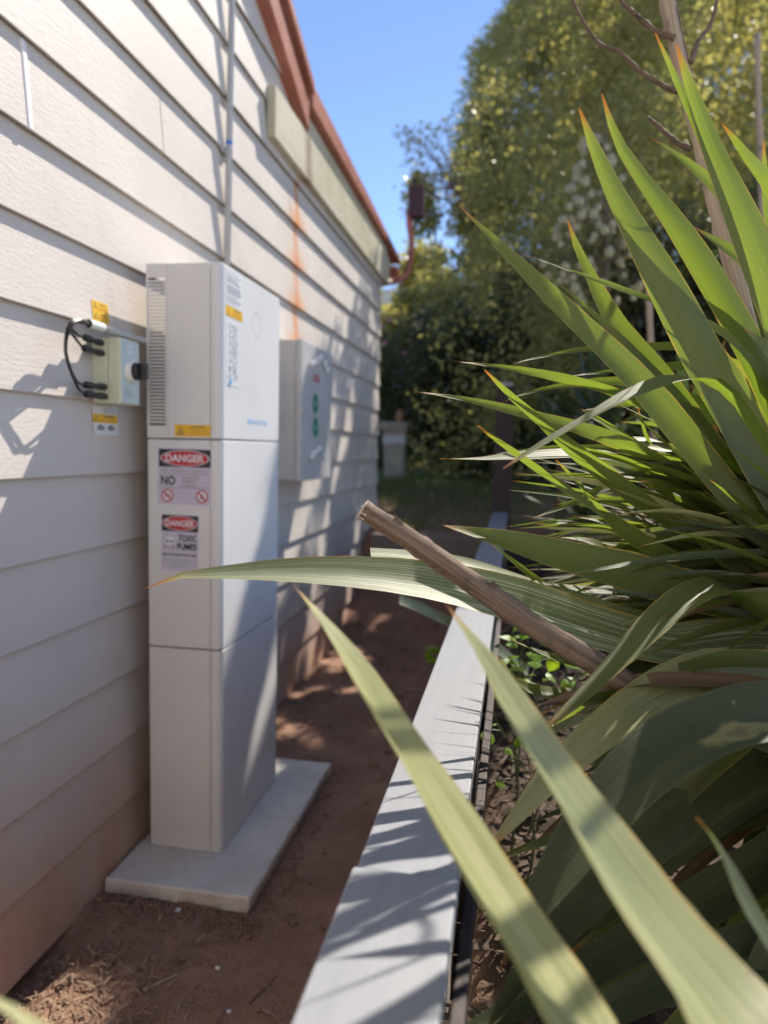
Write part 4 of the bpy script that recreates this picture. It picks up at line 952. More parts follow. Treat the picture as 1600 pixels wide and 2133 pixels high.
# thick cut stalk leaning across the fence
pix = [(757, 1062), (830, 1108), (920, 1170), (1020, 1240), (1120, 1308), (1230, 1375), (1330, 1440), (1470, 1530)]
pts = catmull([at(x, y, (.80, .80, .805, .81, .82, .85, .92, 1.04)[i]) for i, (x, y) in enumerate(pix)], 50)
mb = MB(); rad = [.0110+.0050*i/50 + (.0013 if i in (11, 24, 25, 38) else 0) - (.0008 if i in (17, 31) else 0) for i in range(51)]
mb.tube(pts, rad, 16, jit=0.05); cs = under(yuc, mb.build('cut_stalk', M['bark'], yuc, True)); cs['label'] = 'thick brown cut stalk leaning left over the fence'
for k in (7, 15, 22, 29, 36):
    q = pts[k]; tgk = (pts[k-1]-pts[k+1]).normalized(); sdv = tgk.orthogonal().normalized(); sdv.rotate(Matrix.Rotation(k*2.1, 3, tgk)); e_ = q + sdv*(rad[k]*.7)
    mb = MB(); mb.tube([e_, e_+sdv*.004+tgk*.006, e_+sdv*.006+tgk*.013], [.0042, .0034, .0012], 7, jit=.2); under(yuc, mb.build('side_stub', M['bark'], cs, True))
mb = MB()
for k in range(10):
    q = pts[0]; sdv = (pts[0]-pts[1]).orthogonal().normalized(); sdv.rotate(Matrix.Rotation(k*.63, 3, (pts[0]-pts[1]).normalized())); tgk = (pts[0]-pts[2]).normalized()
    a_ = q + sdv*.0098 - tgk*.006; mb.tube([a_, a_+tgk*random.uniform(.006, .011)+sdv*random.uniform(0, .003)], [.0016, .0004], 4)
under(yuc, mb.build('torn_fibre', M['cut_wood'], cs))
tg = (pts[0]-pts[1]).normalized(); mb = MB(); mb.tube([pts[0]+tg*0.0002, pts[0]+tg*0.0022], [.0108, .0092], 14); under(yuc, mb.build('cut_face', M['cut_wood'], cs))

# second rosette, closer, lower right: broad dark leaves
P2 = at(1900, 1560, .80)
yu2 = empty('yucca', 'broad dark-leaved yucca low in the bottom right, one leaf with a pale brown spot', 'plant', loc=(P2.x, P2.y, 0.36))
dark = [
 ([(1040, 2020), (1130, 1870), (1240, 1715), (1350, 1600), (1460, 1530), (1600, 1490), (1750, 1500)], .78, .66, 135, 'leaf_blotch'),
 ([(1010, 2150), (1120, 1990), (1270, 1830), (1420, 1700), (1570, 1600), (1740, 1540)], .86, .78, 105, 'leaf_dark'),
 ([(880, 2190), (1060, 2110), (1250, 2010), (1440, 1900), (1620, 1790), (1780, 1680)], .88, .82, 90, 'leaf_dark'),
 ([(1000, 2260), (1180, 2150), (1370, 2060), (1570, 1980), (1780, 1900)], .80, .74, 110, 'leaf_dark'),
 ([(1250, 2280), (1420, 2150), (1580, 2000), (1760, 1820)], .80, .76, 95, 'leaf'),
 ([(1290, 1900), (1400, 1790), (1540, 1690), (1720, 1610)], .94, .90, 70, 'leaf_dark'),
 ([(1180, 1990), (1330, 1900), (1490, 1840), (1740, 1800)], .96, .92, 66, 'leaf'),
 ([(1010, 1800), (1090, 1770), (1200, 1730), (1330, 1650), (1500, 1580), (1700, 1550)], .98, .96, 46, 'leaf'),
 ([(1000, 1880), (1080, 1850), (1200, 1790), (1380, 1700), (1600, 1620)], 1.0, .98, 50, 'leaf_spot'),
 ([(1412, 1850), (1455, 1925), (1520, 2020), (1610, 2140)], .66, .70, 46, 'leaf_dark'),
 ([(1230, 2085), (1262, 2125), (1300, 2180)], .66, .68, 26, 'leaf'),
 ([(1480, 2240), (1560, 2080), (1650, 1940), (1780, 1760)], .78, .74, 90, 'leaf_dark'),
 ([(1090, 1960), (1200, 1880), (1330, 1770), (1480, 1690), (1700, 1640)], 1.02, 1.0, 52, 'leaf_dark'),
 ([(1060, 2080), (1230, 2070), (1400, 2010), (1560, 1900), (1720, 1800)], .98, .96, 60, 'leaf'),
 ([(1180, 1640), (1300, 1590), (1430, 1570), (1600, 1590), (1760, 1600)], 1.02, 1.0, 34, 'leaf_dry'),
 ([(1340, 1690), (1450, 1640), (1560, 1600), (1740, 1580)], .98, .96, 44, 'leaf_dry'),
]
for i, (pix, db, dt, w, mt) in enumerate(dark):
    px_leaf(yu2, pix, db, dt, w, mt, None if i in (9, 10) else P2 + Vector((random.uniform(-.03, .03), random.uniform(-.03, .03), random.uniform(-.05, .05))), 46, vee=0.2)
cnt = 0; tries = 0
while cnt < 60 and tries < 8000:
    tries += 1
    tx, ty, td = random.uniform(1030, 1480), random.uniform(1400, 2080), random.uniform(.86, 1.35)
    tp = at(tx, ty, td); b = (P2 if random.random() < .6 else PC + Vector((.03, 0, -.06))) + Vector((random.uniform(-.04, .04), random.uniform(-.04, .06), random.uniform(-.08, .05))); v_ = tp-b
    if not .25 < v_.length < .8 or tp.x < .02 or tp.z < ground_z(tp.x, tp.y)+.02: continue
    sag = random.uniform(.05, .2); pts = [b + v_*u + Vector((0, 0, sag*4*u*(1-u)*.5)) for u in (0, .25, .5, .75, 1)]
    mb = MB(); leaf_mesh(mb, pts, random.uniform(.018, .042), natural_lat(b, random.choice((25, 40, 55)), Vector((random.uniform(-.4, .4), random.uniform(-.4, .4), 1))), 0.22, nseg=14, wav=.001)
    o = mb.build('leaf', M[random.choice(('leaf', 'leaf_dark', 'leaf_dark', 'leaf_spot', 'leaf_dry', 'leaf_pale'))], yu2, True); o.matrix_parent_inverse = Matrix.Translation(-Vector(yu2.location)); cnt += 1
#
mb = MB(); mb.tube(catmull([Vector((P2.x+0.05, P2.y+0.02, 0.30)), Vector((P2.x+0.02, P2.y, 0.7)), P2], 8), 0.05, 10); under(yu2, mb.build('trunk', M['bark'], yu2, True))

# foreground blades, far out of focus
P3 = at(1560, 2700, .40)
yu3 = empty('yucca', 'two big pale yellow-edged blurred blades rising from the bottom edge in the foreground', 'plant', loc=(P3.x, P3.y, 0.36))
fg = [
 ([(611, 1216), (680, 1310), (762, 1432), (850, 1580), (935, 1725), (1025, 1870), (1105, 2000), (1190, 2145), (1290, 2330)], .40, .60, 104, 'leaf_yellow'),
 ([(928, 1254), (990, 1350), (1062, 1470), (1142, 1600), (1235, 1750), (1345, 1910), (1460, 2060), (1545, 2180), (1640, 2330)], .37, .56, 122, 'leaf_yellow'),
 ([(1452, 1702), (1478, 1735), (1512, 1800), (1555, 1885), (1610, 1980), (1690, 2120)], .44, .50, 44, 'leaf_spot'),
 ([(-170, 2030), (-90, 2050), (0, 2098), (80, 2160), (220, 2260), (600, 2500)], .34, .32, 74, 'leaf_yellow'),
]
for pix, db, dt, w, mt in fg: px_leaf(yu3, pix, db, dt, w, mt, P3, 66, vee=0.22, bias=Vector((0.25, 0.3, 1)))
mb = MB(); mb.tube([P3 + Vector((0.03, 0, -0.5)), P3 + Vector((0.02, 0, -0.2)), P3], 0.035, 10); under(yu3, mb.build('trunk', M['bark'], yu3, True))

# ------------------------------------------------------------------ background yuccas
def rosette(root, c, n, ln, w, elmin, elmax, mat='leaf_far', seed=1):
    R_ = random.Random(seed)
    for k in range(n):
        az = R_.uniform(0, 2*math.pi); el = math.radians(R_.uniform(elmin, elmax)); Ln = ln*R_.uniform(.7, 1.1)
        d = Vector((math.cos(az)*math.cos(el), math.sin(az)*math.cos(el), math.sin(el))); dr = R_.uniform(0, .3)
        b = Vector(c) + Vector((R_.uniform(-.04, .04), R_.uniform(-.04, .04), R_.uniform(-.1, .06)))
        pts = [b + d*(Ln*u) - Vector((0, 0, dr*Ln*u*u)) for u in (0, .3, .6, 1)]
        side = d.cross(Vector((0, 0, 1))).normalized()
        mb = MB(); leaf_mesh(mb, pts, w*R_.uniform(.8, 1.15), lambda q, tg, s_=side: s_, 0.18, nseg=9); o = mb.build('leaf', M[mat], root, True); under(root, o)
def bgyucca(px, py, d, label, n=46, ln=.62, seed=1, el=(5, 80)):
    c = at(px, py, d); gz = ground_z(c.x, c.y)
    r = empty('yucca', label, 'plant', loc=(c.x, c.y, gz))
    rosette(r, c, n, ln, .05, el[0], el[1], seed=seed)
    mb = MB(); mb.tube([Vector((c.x+.02, c.y, gz-.05)), Vector((c.x, c.y, (gz+c.z)/2)), c], .05, 9, jit=.08); under(r, mb.build('trunk', M['bark'], r, True)); return r, c
yf, cf = bgyucca(1255, 905, 4.3, 'flowering yucca with cream bell flowers behind the big leaves', 52, .72, 3)
bgyucca(1175, 940, 5.0, 'dark shaded yucca beside the brown fence end post', 40, .55, 5)
bgyucca(1420, 930, 3.4, 'dark shaded yucca behind the tall dry flower stalk', 44, .65, 8)
bgyucca(1230, 1090, 3.1, 'low dark yucca behind the far part of the fence', 34, .42, 11, (0, 65))
bgyucca(1640, 560, 3.6, 'dark yucca at the right edge of the view', 36, .62, 14)
# flower panicle
top = at(1262, 225, 4.35); fs0 = cf
mb = MB(); st = catmull([fs0, at(1262, 640, 4.33), at(1266, 430, 4.34), top], 24); mb.tube(st, [.018-.013*i/24 for i in range(25)], 8); fst = under(yf, mb.build('flower_stalk', M['bark'], yf, True))
bell = MB(); prof = [(0, .0), (.45, -.12), (.85, -.38), (1.0, -.65), (.88, -.9), (.70, -1.05)]
vs = []; n_ = 9
for r_, z_ in prof:
    for j in range(n_):
        a = 2*math.pi*j/n_; rr = r_*(1+.10*math.cos(3*a)); vs.append((rr*math.cos(a), rr*math.sin(a), z_*1.75))
bell.add(vs, [(i*n_+j, i*n_+(j+1)%n_, (i+1)*n_+(j+1)%n_, (i+1)*n_+j) for i in range(len(prof)-1) for j in range(n_)])
bell_me = bell.mesh('flower', M['petal'], True)
R_ = random.Random(21)
fl_pix = []
for k in range(96):
    v = R_.random(); y = 275 + v*345; half = 26 + 80*min(1, (v*1.35))
    x = 1236 + R_.uniform(-1, 1)*half + (8 if v < .3 else 0)
    fl_pix.append((x, y))
brm = MB()
for (x, y) in fl_pix:
    d = 4.33 + R_.uniform(-.16, .16); q = at(x, y, d); o = bpy.data.objects.new('flower', bell_me); link(o, yf)
    o.location = q; sz = R_.uniform(.017, .032); o.scale = (sz, sz, sz*R_.uniform(1.05, 1.5)); o.rotation_euler = (R_.uniform(-.4, .4), R_.uniform(-.4, .4), R_.uniform(0, 6)); under(yf, o)
    i = min(24, max(0, int(24*(0.25+0.75*(1-(y-225)/480)))))
    s_ = st[i] - Vector((0, 0, .06)); brm.tube(catmull([s_, (s_+q)/2 + Vector((0, 0, .03)), q], 5), .0028, 4)
under(yf, brm.build('flower_branches', M['bark'], yf)); 
# further bare stems standing among the shrubs
for lab, pp in (('thin grey bare stem beside the flowering yucca', [(1362, 1000), (1360, 800), (1352, 640), (1350, 560)]), ('thin grey bare stem near the right edge of the view', [(1600, 700), (1588, 400), (1580, 200), (1578, 70)])):
    pts = [at(x, y, 3.3) for x, y in pp]; g0 = pts[0].copy(); g0.z = ground_z(g0.x, g0.y)
    mb = MB(); mb.tube(catmull([g0]+pts, 16), [.018]*9+[.014]*8, 8, jit=.05); o = mb.build('bare_stem', M['bark_pale'], None, True); tag(o, lab, 'stem')

# ------------------------------------------------------------------ trees and shrubs
LX = np.array([-1.0, -.7, -.4, 0, .4, .8, 1.25, 1.36, 1.52, 1.74, 2.85, 3.0, 4.37, 4.72, 4.98, 6.5]); LZ = np.array([-5, -2.7, -1.9, -1.45, -1.1, -.75, -.25, -.08, .09, .35, 1.07, 1.22, 1.95, 2.25, 2.51, 3.7])
def shade_ok(P, soft=0.10):
    """crown trimmed to shape its shadow: its shadow on the house ends on a slanting line"""
    t_ = (P[:, 0]-WX)/SUN.x; Y = P[:, 1]-SUN.y*t_; Z = P[:, 2]-SUN.z*t_
    lim = np.interp(Y, LX, LZ, left=-9, right=9)
    s_ = (-SUN.z*Y + SUN.y*Z)/math.hypot(SUN.y, SUN.z); a_ = (SUN.y*Y + SUN.z*Z)/math.hypot(SUN.y, SUN.z)   # gaps cut along the sun's path to leave light streaks on the house
    nz = np.array([mnoise.noise((p_*4.2, q_*1.1, 4.7)) + .5*mnoise.noise((p_*9.5, q_*2.3, 1.7)) for p_, q_ in zip(s_.tolist(), a_.tolist())])
    return (Z < lim + np.clip(rng.normal(0, soft, len(Z)), -2*soft, 1.2*soft) - 0.02) & ((nz > np.interp(Z, [-1.25, -.6], [-.7, -.13])) | (Y > 6.2))
def leaf_cloud(name, mat, P, size, parent, aspect=1.8, droop=0.3):
    n = len(P); d = rng.normal(size=(n, 3)); d[:, 2] -= droop; d /= np.linalg.norm(d, axis=1)[:, None]
    e = np.cross(d, rng.normal(size=(n, 3))); e /= np.linalg.norm(e, axis=1)[:, None]
    s = size*rng.uniform(.6, 1.3, n)[:, None]; f = np.cross(d, e)*0.18
    a = P; b = P + d*s*.5 + e*s/aspect*.5 + f*s; c = P + d*s; g_ = P + d*s*.5 - e*s/aspect*.5 + f*s
    V = np.stack([a, b, c, g_], 1).reshape(-1, 3).astype(np.float32)
    me = bpy.data.meshes.new(name); me.vertices.add(4*n); me.vertices.foreach_set('co', V.ravel())
    me.loops.add(4*n); me.loops.foreach_set('vertex_index', np.arange(4*n, dtype=np.int32))
    me.polygons.add(n); me.polygons.foreach_set('loop_start', np.arange(0, 4*n, 4, dtype=np.int32)); me.polygons.foreach_set('loop_total', np.full(n, 4, np.int32))
    u = np.repeat(rng.random(n), 4); uv = np.stack([u, np.tile([0, .5, 1, .5], n)], 1).astype(np.float32)
    l = me.uv_layers.new(name='UVMap'); l.data.foreach_set('uv', uv.ravel()); me.materials.append(mat); me.update(); me.validate()
    o = bpy.data.objects.new(name, me); link(o, parent)
    if parent is not None: under(parent, o)
    return o
def blob_points(clumps, n, surf=0.55):
    """clumps: (centre, radii); points gathered in twig-sized tufts near the surface of every clump"""
    out = []; vol = np.array([c[1][0]*c[1][1]*c[1][2] for c in clumps])**0.72; vol /= vol.sum()
    for (c, r), w in zip(clumps, vol):
        m_ = int(n*w/7)+1
        d = rng.normal(size=(m_, 3)); d /= np.linalg.norm(d, axis=1)[:, None]
        rr = np.where(rng.random(m_) < surf, rng.uniform(.82, 1.06, m_), rng.uniform(.3, 1.0, m_))
        tuft = np.array(c) + d*rr[:, None]*np.array(r)
        p_ = np.repeat(tuft, 7, 0) + rng.normal(0, .075, (m_*7, 3)); out.append(p_)
    return np.concatenate(out)
def outline_ok(P, poly_y, poly_x, soft=14):
    """left silhouette of the crown as a height profile: x at a given height in the view plane at that distance"""
    v = P - np.array(CAM); z = v @ np.array(FW); x = 800+F_PX*(v @ np.array(RT))/z; y = 1066.5-F_PX*(v @ np.array(UP))/z
    lim = np.interp(y, poly_y, poly_x)
    return x > lim + np.clip(rng.normal(0, soft, len(x)), -1.6*soft, 2*soft)
def clump_set(region, n, rmin, rmax, seed):
    R_ = random.Random(seed); out = []
    for _ in range(n):
        x, y, d = region(R_); c = at(x, y, d); r = R_.uniform(rmin, rmax); out.append(((c.x, c.y, c.z), (r, r, r*R_.uniform(.7, .95))))
    return out
def trunk(root, base, tips, r, mat='bark'):
    mb = MB(); b = Vector(base)
    for i, tp in enumerate(tips):
        tp = Vector(tp); md = (b+tp)/2 + Vector((random.uniform(-.2, .2), random.uniform(-.2, .2), .1))
        mb.tube(catmull([b, md, tp], 12), [r*(1-.8*k/12)*(1 if i == 0 else .7) for k in range(13)], 8, jit=.08)
    under(root, mb.build('trunk', M[mat], root, True))
# main tree
tc = at(1330, 500, 9.5); tz = ground_z(tc.x, tc.y)
tree = empty('large_tree', 'large dense tree with sunlit yellow-green crown rising behind the garden', 'tree', loc=(tc.x, tc.y, tz))
def reg_left(R_):  return (R_.uniform(930, 1240), R_.uniform(-260, 720), R_.uniform(11.2, 13.2))
def reg_right(R_): return (R_.uniform(1170, 1750), R_.uniform(-160, 900), R_.uniform(7.8, 10.0))
cl = clump_set(reg_left, 80, .45, .85, 4) + clump_set(reg_right, 66, .45, .8, 24) + clump_set(lambda R_: (R_.uniform(1000, 1700), R_.uniform(-200, 480), R_.uniform(12.5, 15)), 115, .7, 1.2, 34)
P = blob_points(cl, 265000)
OY = [-1300, -800, -350, -100, 0, 100, 200, 300, 400, 470, 560, 640, 760, 900, 1100]; OX = [1330, 1230, 1130, 1085, 1075, 990, 965, 945, 930, 905, 880, 870, 850, 850, 850]
OY_, OX_ = OY, OX
# leaf clumps added up-sun of the far wall, battery and soil to shade them
R_ = random.Random(77); near = []; SV = SUN/SUN.x
while len(near) < 270:
    k_ = R_.random()
    if k_ < .20: q = Vector((WX, R_.uniform(2.6, 5.66), R_.uniform(-.1, 2.5)))
    elif k_ < .24: q = Vector((BX, R_.uniform(BY, BY+BL), R_.uniform(0, 1.1)))
    else: q = Vector((R_.uniform(-1.05, -.15), R_.uniform(1.0, 5.2), R_.uniform(-.05, .1)))
    if q.x < -.65 and q.y < 1.45: continue
    q = q + SV*max(.35, (R_.uniform(5.7, 8.2)-q.y)/SV.y); r_ = R_.uniform(.16, .30); near.append(((q.x, q.y, q.z), (r_, r_, r_*.8)))
Pn = blob_points(near, 42000); Pn = Pn[outline_ok(Pn, OY_, OX_) & shade_ok(Pn)]
leaf_cloud('shade_clumps', M['tree_leaf'], Pn, .058, tree)
keep = outline_ok(P, OY, OX) & shade_ok(P); P = P[keep]
leaf_cloud('crown', M['tree_leaf'], P, .08, tree)
trunk(tree, (tc.x, tc.y, tz-.1), [(tc.x+.1, tc.y+.1, 6.2), (tc.x-.9, tc.y-.3, 4.4), (tc.x+.9, tc.y, 4.8), (tc.x-.5, tc.y+.6, 5.2), (tc.x+1.6, tc.y+.5, 4.2)], .17)
# unseen long-leaf tufts added up-sun to cast streaks on wall and battery
R_ = random.Random(5)
R_ = random.Random(5); TP = []; tries = 0
SV = SUN/SUN.x
while len(TP) < 70 and tries < 15000:
    tries += 1
    Yw = R_.uniform(-.4, 5.7); lim = float(np.interp(Yw, LX, LZ)); Zw = lim - .14 - R_.uniform(0, 1)**1.3*2.5; t_ = R_.uniform(1.25, 2.0)
    if Zw < -2.4: continue
    q = Vector((WX, Yw, Zw)) + SV*t_; x_, y_, z_ = project(q)
    if y_ > -300 and x_ < 1800: continue
    TP.append(q)
tv, tf, tuv = [], [], []
for q in TP:
    for k in range(13):
        d = Vector((R_.gauss(0, 1), R_.gauss(0, 1), R_.gauss(-.1, .7))).normalized(); L = R_.uniform(.3, .6); w = R_.uniform(.018, .034)
        sd_ = d.cross(Vector((R_.gauss(0, .5), R_.gauss(0, .5), 1))).normalized(); b0 = len(tv); rr_ = R_.random()
        for u_, ww in ((0, .6), (.35, 1), (.7, .75), (1, .04)):
            c_ = q + d*(L*u_) - Vector((0, 0, .3*L*u_*u_)); tv += [tuple(c_-sd_*(w*ww)), tuple(c_+sd_*(w*ww))]
        for i_ in range(3): tf.append((b0+2*i_, b0+2*i_+1, b0+2*i_+3, b0+2*i_+2)); tuv.append([(rr_, .5)]*4)
mb = MB(); mb.v, mb.f, mb.m, mb.uv = tv, tf, [0]*len(tf), tuv
Pq = np.array(tv).reshape(-1, 8, 3).mean(1); ok_ = shade_ok(Pq, .05)
mb.f = [f for i_, f in enumerate(tf) if ok_[i_//3]]; mb.m = [0]*len(mb.f); mb.uv = [[(.3, .5)]*4]*len(mb.f)
under(tree, mb.build('streak_shadow_tufts', M['tree_leaf'], tree))
# lower shrubs
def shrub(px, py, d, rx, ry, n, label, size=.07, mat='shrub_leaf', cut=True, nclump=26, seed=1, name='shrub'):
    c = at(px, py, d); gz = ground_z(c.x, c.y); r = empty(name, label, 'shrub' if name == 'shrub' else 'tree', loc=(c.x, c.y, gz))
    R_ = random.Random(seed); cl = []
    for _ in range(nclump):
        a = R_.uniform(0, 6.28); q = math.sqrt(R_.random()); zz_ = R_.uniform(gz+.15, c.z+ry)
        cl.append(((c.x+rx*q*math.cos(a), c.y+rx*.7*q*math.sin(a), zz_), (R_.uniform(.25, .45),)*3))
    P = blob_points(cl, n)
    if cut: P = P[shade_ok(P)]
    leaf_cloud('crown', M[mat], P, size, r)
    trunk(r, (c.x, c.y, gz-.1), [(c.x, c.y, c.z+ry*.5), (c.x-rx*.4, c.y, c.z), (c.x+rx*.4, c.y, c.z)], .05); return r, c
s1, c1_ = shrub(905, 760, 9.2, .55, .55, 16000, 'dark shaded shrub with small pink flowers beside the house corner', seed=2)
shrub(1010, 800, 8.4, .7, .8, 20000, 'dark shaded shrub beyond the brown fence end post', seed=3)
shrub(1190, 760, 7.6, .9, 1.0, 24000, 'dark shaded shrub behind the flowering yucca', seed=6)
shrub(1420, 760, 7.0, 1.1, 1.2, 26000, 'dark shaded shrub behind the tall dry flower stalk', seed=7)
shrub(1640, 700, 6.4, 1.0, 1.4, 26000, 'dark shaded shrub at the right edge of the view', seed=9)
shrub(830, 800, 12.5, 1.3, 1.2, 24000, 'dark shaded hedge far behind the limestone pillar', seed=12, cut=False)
shrub(700, 900, 15, 2.0, 1.0, 16000, 'dark hedge hidden behind the house corner', seed=13, cut=False)
far, cfar = shrub(838, 640, 17, 1.5, 1.4, 22000, 'distant olive-green tree just past the house corner', .11, 'tree_leaf', False, 30, 15, 'far_tree')
shrub(1000, 620, 14, 2.4, 2.4, 30000, 'distant olive-green tree behind the shrubs', .11, 'tree_leaf', True, 40, 16, 'far_tree')
# wispy twig tips of the main tree against the sky
tw = at(850, 350, 9.0); R_ = random.Random(31); wisps = []
for k in range(26):
    x = R_.uniform(835, 930); y = R_.uniform(255, 420); wisps.append(at(x, y, 9+R_.uniform(-.2, .2)))
W_ = np.array([[*w] for w in wisps]); W_ = np.repeat(W_, 16, 0) + rng.normal(0, .07, (len(W_)*16, 3)); leaf_cloud('outer_twig_leaves', M['tree_leaf'], W_, .06, tree)
mb = MB()
for w in wisps: mb.tube(catmull([at(960+R_.uniform(-20, 60), 420+R_.uniform(-40, 60), 9.1), (w+at(950, 400, 9.1))/2+Vector((0, 0, .1)), w], 6), .006, 4)
under(tree, mb.build('outer_twigs', M['bark'], tree))
mb = MB()
pk = [(795, 681), (803, 714), (812, 668), (845, 735), (1135, 525), (1112, 640)]
for i, (x, y) in enumerate(pk[:4]):
    q = at(x, y, 8.2); mb = MB(); mb.sphere(q, .035, (1, 1, .7), 8, 6); under(s1, mb.build('flower', M['pink'], s1, True))
# pillar on the lawn
pl = at(822, 1000, 8.5); pz = ground_z(pl.x, pl.y)
pil = empty('garden_pillar', 'pale limestone pillar with capital and pale band on the shaded lawn', 'pillar', loc=(pl.x, pl.y, pz))
k = 8.5/F_PX
def frus(z0, z1, w0, w1):
    mb = MB(); x, y = pl.x, pl.y
    vs = [(x-w0, y-w0, z0), (x+w0, y-w0, z0), (x+w0, y+w0, z0), (x-w0, y+w0, z0), (x-w1, y-w1, z1), (x+w1, y-w1, z1), (x+w1, y+w1, z1), (x-w1, y+w1, z1)]
    mb.add(vs, [(0,3,2,1), (4,5,6,7), (0,1,5,4), (1,2,6,5), (2,3,7,6), (3,0,4,7)]); return mb
zz_ = lambda y: at(822, y, 8.5).z
rel(pil, frus(pz-.05, zz_(925), 18*k, 22*k).build('shaft', M['limestone'], pil, bevel=.01)); rel(pil, frus(zz_(925), zz_(908), 23*k, 23*k).build('band', M['band'], pil, bevel=.008))
rel(pil, frus(zz_(908), zz_(895), 22*k, 24*k).build('neck', M['limestone'], pil)); rel(pil, frus(zz_(895), zz_(880), 28*k, 30*k).build('capital', M['limestone'], pil, bevel=.01))
mb = MB(); mb.tube([(pl.x+.05, pl.y, zz_(880)), (pl.x+.05, pl.y, zz_(872)), (pl.x+.05, pl.y, zz_(860)), (pl.x+.05, pl.y, zz_(853))], [.03, .045, .04, .015], 12); rel(pil, mb.build('finial', M['terracotta'], pil, True))
# neighbour's white roof edge
nb = at(800, 618, 20); nbh = empty('neighbour_house', 'white-eaved neighbouring house seen past the far wall corner', 'house', loc=(nb.x, nb.y, .8))
A = at(770, 603, 20); B = at(815, 601, 20); C = at(862, 626, 20); Dp = at(862, 632, 20); E_ = at(770, 632, 20)
mb = MB(); mb.prism([A, E_, Dp, C, B], (0, 1.2, 0)); rel(nbh, mb.build('eave', M['white_paint'], nbh))
mb = MB(); mb.box(nb.x-2.5, at(850, 700, 20).x, nb.y+.2, nb.y+3, .7, E_.z-.02); rel(nbh, mb.build('wall', M['fascia'], nbh))

# ------------------------------------------------------------------ ground cover and small things
def strips(name, mat, n, fn, L0, L1, W, lift, label, curl=.3):
    mb = MB()
    for _ in range(n):
        x, y = fn(); z = ground_z(x, y); a = random.uniform(0, 6.28); L = random.uniform(L0, L1); w = W*random.uniform(.5, 1.4); tl = random.uniform(-.25, .35)
        d = Vector((math.cos(a), math.sin(a), tl)).normalized(); s = Vector((-math.sin(a), math.cos(a), random.uniform(-.5, .5))).normalized()*w; q = Vector((x, y, z+random.uniform(0.001, lift)))
        b1 = q + d*L*.5 + Vector((0, 0, random.uniform(-.1, curl)*L)); c = b1 + (d*L*.5 + Vector((0, 0, -abs(tl)*L*.5)))
        th = Vector((0, 0, -max(.0012, w*.4)))
        mb.add([q-s, q+s, b1-s, b1+s, c-s*.5, c+s*.5, q+th, b1+th, c+th], [(0, 1, 3, 2), (2, 3, 5, 4), (6, 0, 2, 7), (7, 2, 4, 8), (1, 6, 7, 3), (3, 7, 8, 5)])
    o = mb.build(name, M[mat]); tag(o, label, kind='stuff'); return o
def chips():
    while True:
        x = random.gauss(-0.92, .13); y = random.gauss(1.34, .14)
        if -1.07 < x < -0.5 and y > 1.05: return x, y
strips('wood_chips', 'straw', 620, chips, .008, .05, .0020, .008, 'pale dry wood chips and straw heaped by the wall')
strips('dry_twig_litter', 'straw', 120, lambda: (random.uniform(-1.0, -.2), random.uniform(1.2, 2.2) if random.random() < .5 else random.uniform(1.15, 1.5)), .015, .06, .0016, .006, 'scattered dry straw bits on the soil path')
strips('leaf_litter', 'litter', 3200, lambda: (random.uniform(-.03, 1.1), random.uniform(.5, 4.2)), .03, .10, .008, .05, 'brown dead leaves and straw on the garden bed')
strips('soil_crumbs', 'soil', 260, lambda: (random.uniform(-1.05, -.2), random.uniform(2.55, 4.6)), .01, .03, .008, .012, 'dark soil crumbs on the far path', .8)
mb = MB(); R_ = random.Random(91)
for k in range(1500):
    if k < 500: x, y = R_.uniform(-1.05, -.2), R_.uniform(1.15, 4.9)
    elif k < 900: x, y = -0.654+abs(R_.gauss(0, .05)), R_.uniform(1.7, 2.6)
    else: x, y = R_.uniform(-1.06, -.6), 1.715-abs(R_.gauss(0, .06))
    r = R_.uniform(.0025, .0075)*(1.6 if R_.random() < .08 else 1); z = ground_z(x, y)+r*.2
    if x < -.66 and 1.72 < y < 2.57: continue
    c_ = Vector((x, y, z)); vs = [c_+Vector((sx*r*R_.uniform(.7, 1.3), sy*r*R_.uniform(.7, 1.3), sz*r*R_.uniform(.5, .9))) for sx, sy, sz in ((1, 0, 0), (-1, 0, 0), (0, 1, 0), (0, -1, 0), (0, 0, 1), (0, 0, -1))]
    mb.add(vs, [(0, 2, 4), (2, 1, 4), (1, 3, 4), (3, 0, 4), (2, 0, 5), (1, 2, 5), (3, 1, 5), (0, 3, 5)])
tag(mb.build('soil_clods', M['soil'], None, True), 'small red soil clods and crumbs along the path', kind='stuff')
def tw_(name, pix, r, lab, cat, mat='straw'):
    pts = []
    for x, y in pix:
        q = onZ(x, y, -.045); q.z = ground_z(q.x, q.y)+r*.8; pts.append(q)
    mb = MB(); mb.tube(catmull(pts, 14), [r*(1.15-.6*i/14) for i in range(15)], 6, jit=.15); o = mb.build(name, M[mat], None, True); tag(o, lab, cat)
tw_('fallen_twig', [(298, 2062), (330, 2048), (362, 2035), (372, 2022)], .0045, 'short olive twig lying on the soil near the wood chips', 'twig', 'bark_pale')
tw_('fallen_twig', [(215, 2128), (245, 2100), (290, 2062)], .003, 'thin brown twig lying across the wood chips', 'twig')
tw_('fallen_twig', [(520, 2100), (545, 2072), (575, 2040)], .0022, 'thin dark twig lying on bare soil near the fence', 'twig', 'bark')
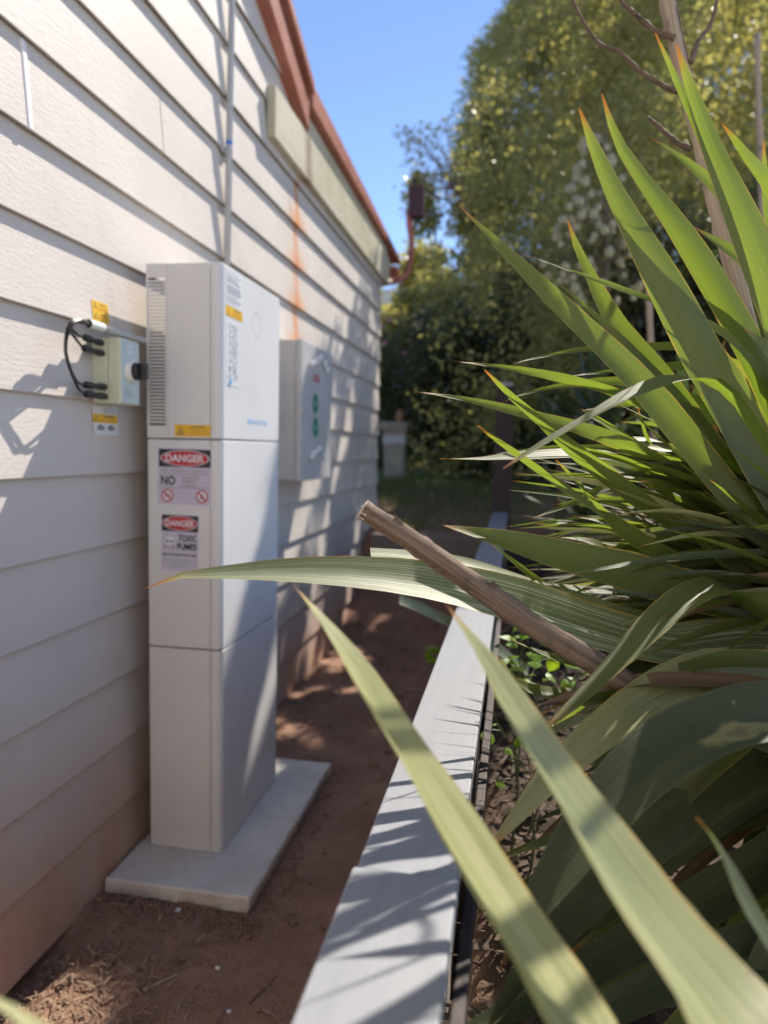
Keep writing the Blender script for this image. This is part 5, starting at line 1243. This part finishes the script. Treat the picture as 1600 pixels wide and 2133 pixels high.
for i, (x, y, r, lab) in enumerate(((371, 1903, .0075, 'bright white pebble on soil in front of the paver'), (453, 2018, .006, 'pale pebble on soil right of the fallen twig'), (477, 2110, .005, 'small pale pebble near the bottom edge of the soil'))):
    q = onZ(x, y, -.045); q.z = ground_z(q.x, q.y)+r*.4; mb = MB(); mb.sphere(q, r, (1.2, 1, .7), 8, 6)
    mb.v = [(a+random.uniform(-.1, .1)*r, b+random.uniform(-.1, .1)*r, c+random.uniform(-.1, .1)*r) for a, b, c in mb.v]; o = mb.build('pebble', M['pebble'], None, True); tag(o, lab, 'pebble', 'pale pebbles on the soil')
# lawn blades
gp = []
for _ in range(9000):
    x = random.uniform(-2.6, .3); y = random.uniform(5.3, 9.5); gp.append((x, y, ground_z(x, y)))
gp = np.array(gp); n = len(gp); a = rng.uniform(0, 6.28, n); hgt = rng.uniform(.03, .09, n); mb = MB()
for i in range(n):
    q = Vector(gp[i]); s = Vector((math.cos(a[i]), math.sin(a[i]), 0))*.006; t_ = q + Vector((random.uniform(-.03, .03), random.uniform(-.03, .03), hgt[i])); mb.add([q-s, q+s, t_], [(0, 1, 2)], 0, [(random.random(), 0)]*3)
tag(mb.build('lawn_grass', M['grass']), 'short shaded grass on the upper lawn', kind='stuff')
# bright weeds behind the fence
def weed(px, py, d, n, spread, lab, sz=(.03, .055)):
    c = at(px, py, d); gz = ground_z(c.x, c.y); r = empty('weed', lab, 'plant', loc=(c.x, c.y, gz)); stem = MB()
    for k in range(n):
        q = c + Vector((random.gauss(0, spread), random.gauss(0, spread*.7), random.gauss(0, spread*.6))); s_ = random.uniform(*sz); d_ = Vector((random.uniform(-1, 1), random.uniform(-1, .3), random.uniform(-.5, .6))).normalized()
        e = d_.cross(Vector((random.uniform(-.4, .4), random.uniform(-.4, .4), 1))).normalized(); nn = e.cross(d_)
        out = [(0, 0), (.18, .30), (.45, .42), (.75, .27), (1.0, 0), (.75, -.27), (.45, -.42), (.18, -.30)]
        vs = [q + d_*(a_*s_) + e*(b_*s_) + nn*(-abs(b_)*s_*.35 - a_*a_*s_*.25) for a_, b_ in out] + [q + d_*(.45*s_)]
        mb = MB(); mb.add(vs, [(8, i, (i+1) % 8) for i in range(8)], 0, [(random.random(), 0)]*9); under(r, mb.build('leaf', M['weed_leaf'], r)); stem.tube(catmull([c+Vector((random.gauss(0, .02), random.gauss(0, .02), -.10)), (c+q)/2-Vector((0, 0, .03)), q], 5), .0011, 4)
    stem.tube([Vector((c.x, c.y, gz-.02)), c+Vector((.01, 0, -.18)), c+Vector((0, 0, -.08))], .003, 5)
    under(r, stem.build('stem', M['weed_stem'], r))
weed(1085, 1345, 1.75, 26, .055, 'bright green broad-leaved weed just behind the fence cap')
weed(1130, 1420, 1.55, 10, .05, 'bright green weed below the thick cut stalk', (.02, .04))
weed(1110, 1560, 1.35, 9, .06, 'sparse bright green weed low beside the fence in shade', (.015, .03))
weed(1075, 1470, 1.45, 10, .05, 'bright green weed in the narrow gap against the fence', (.02, .045))
weed(905, 1350, 2.3, 4, .02, 'small green seedling on the path side of the fence', (.04, .06))
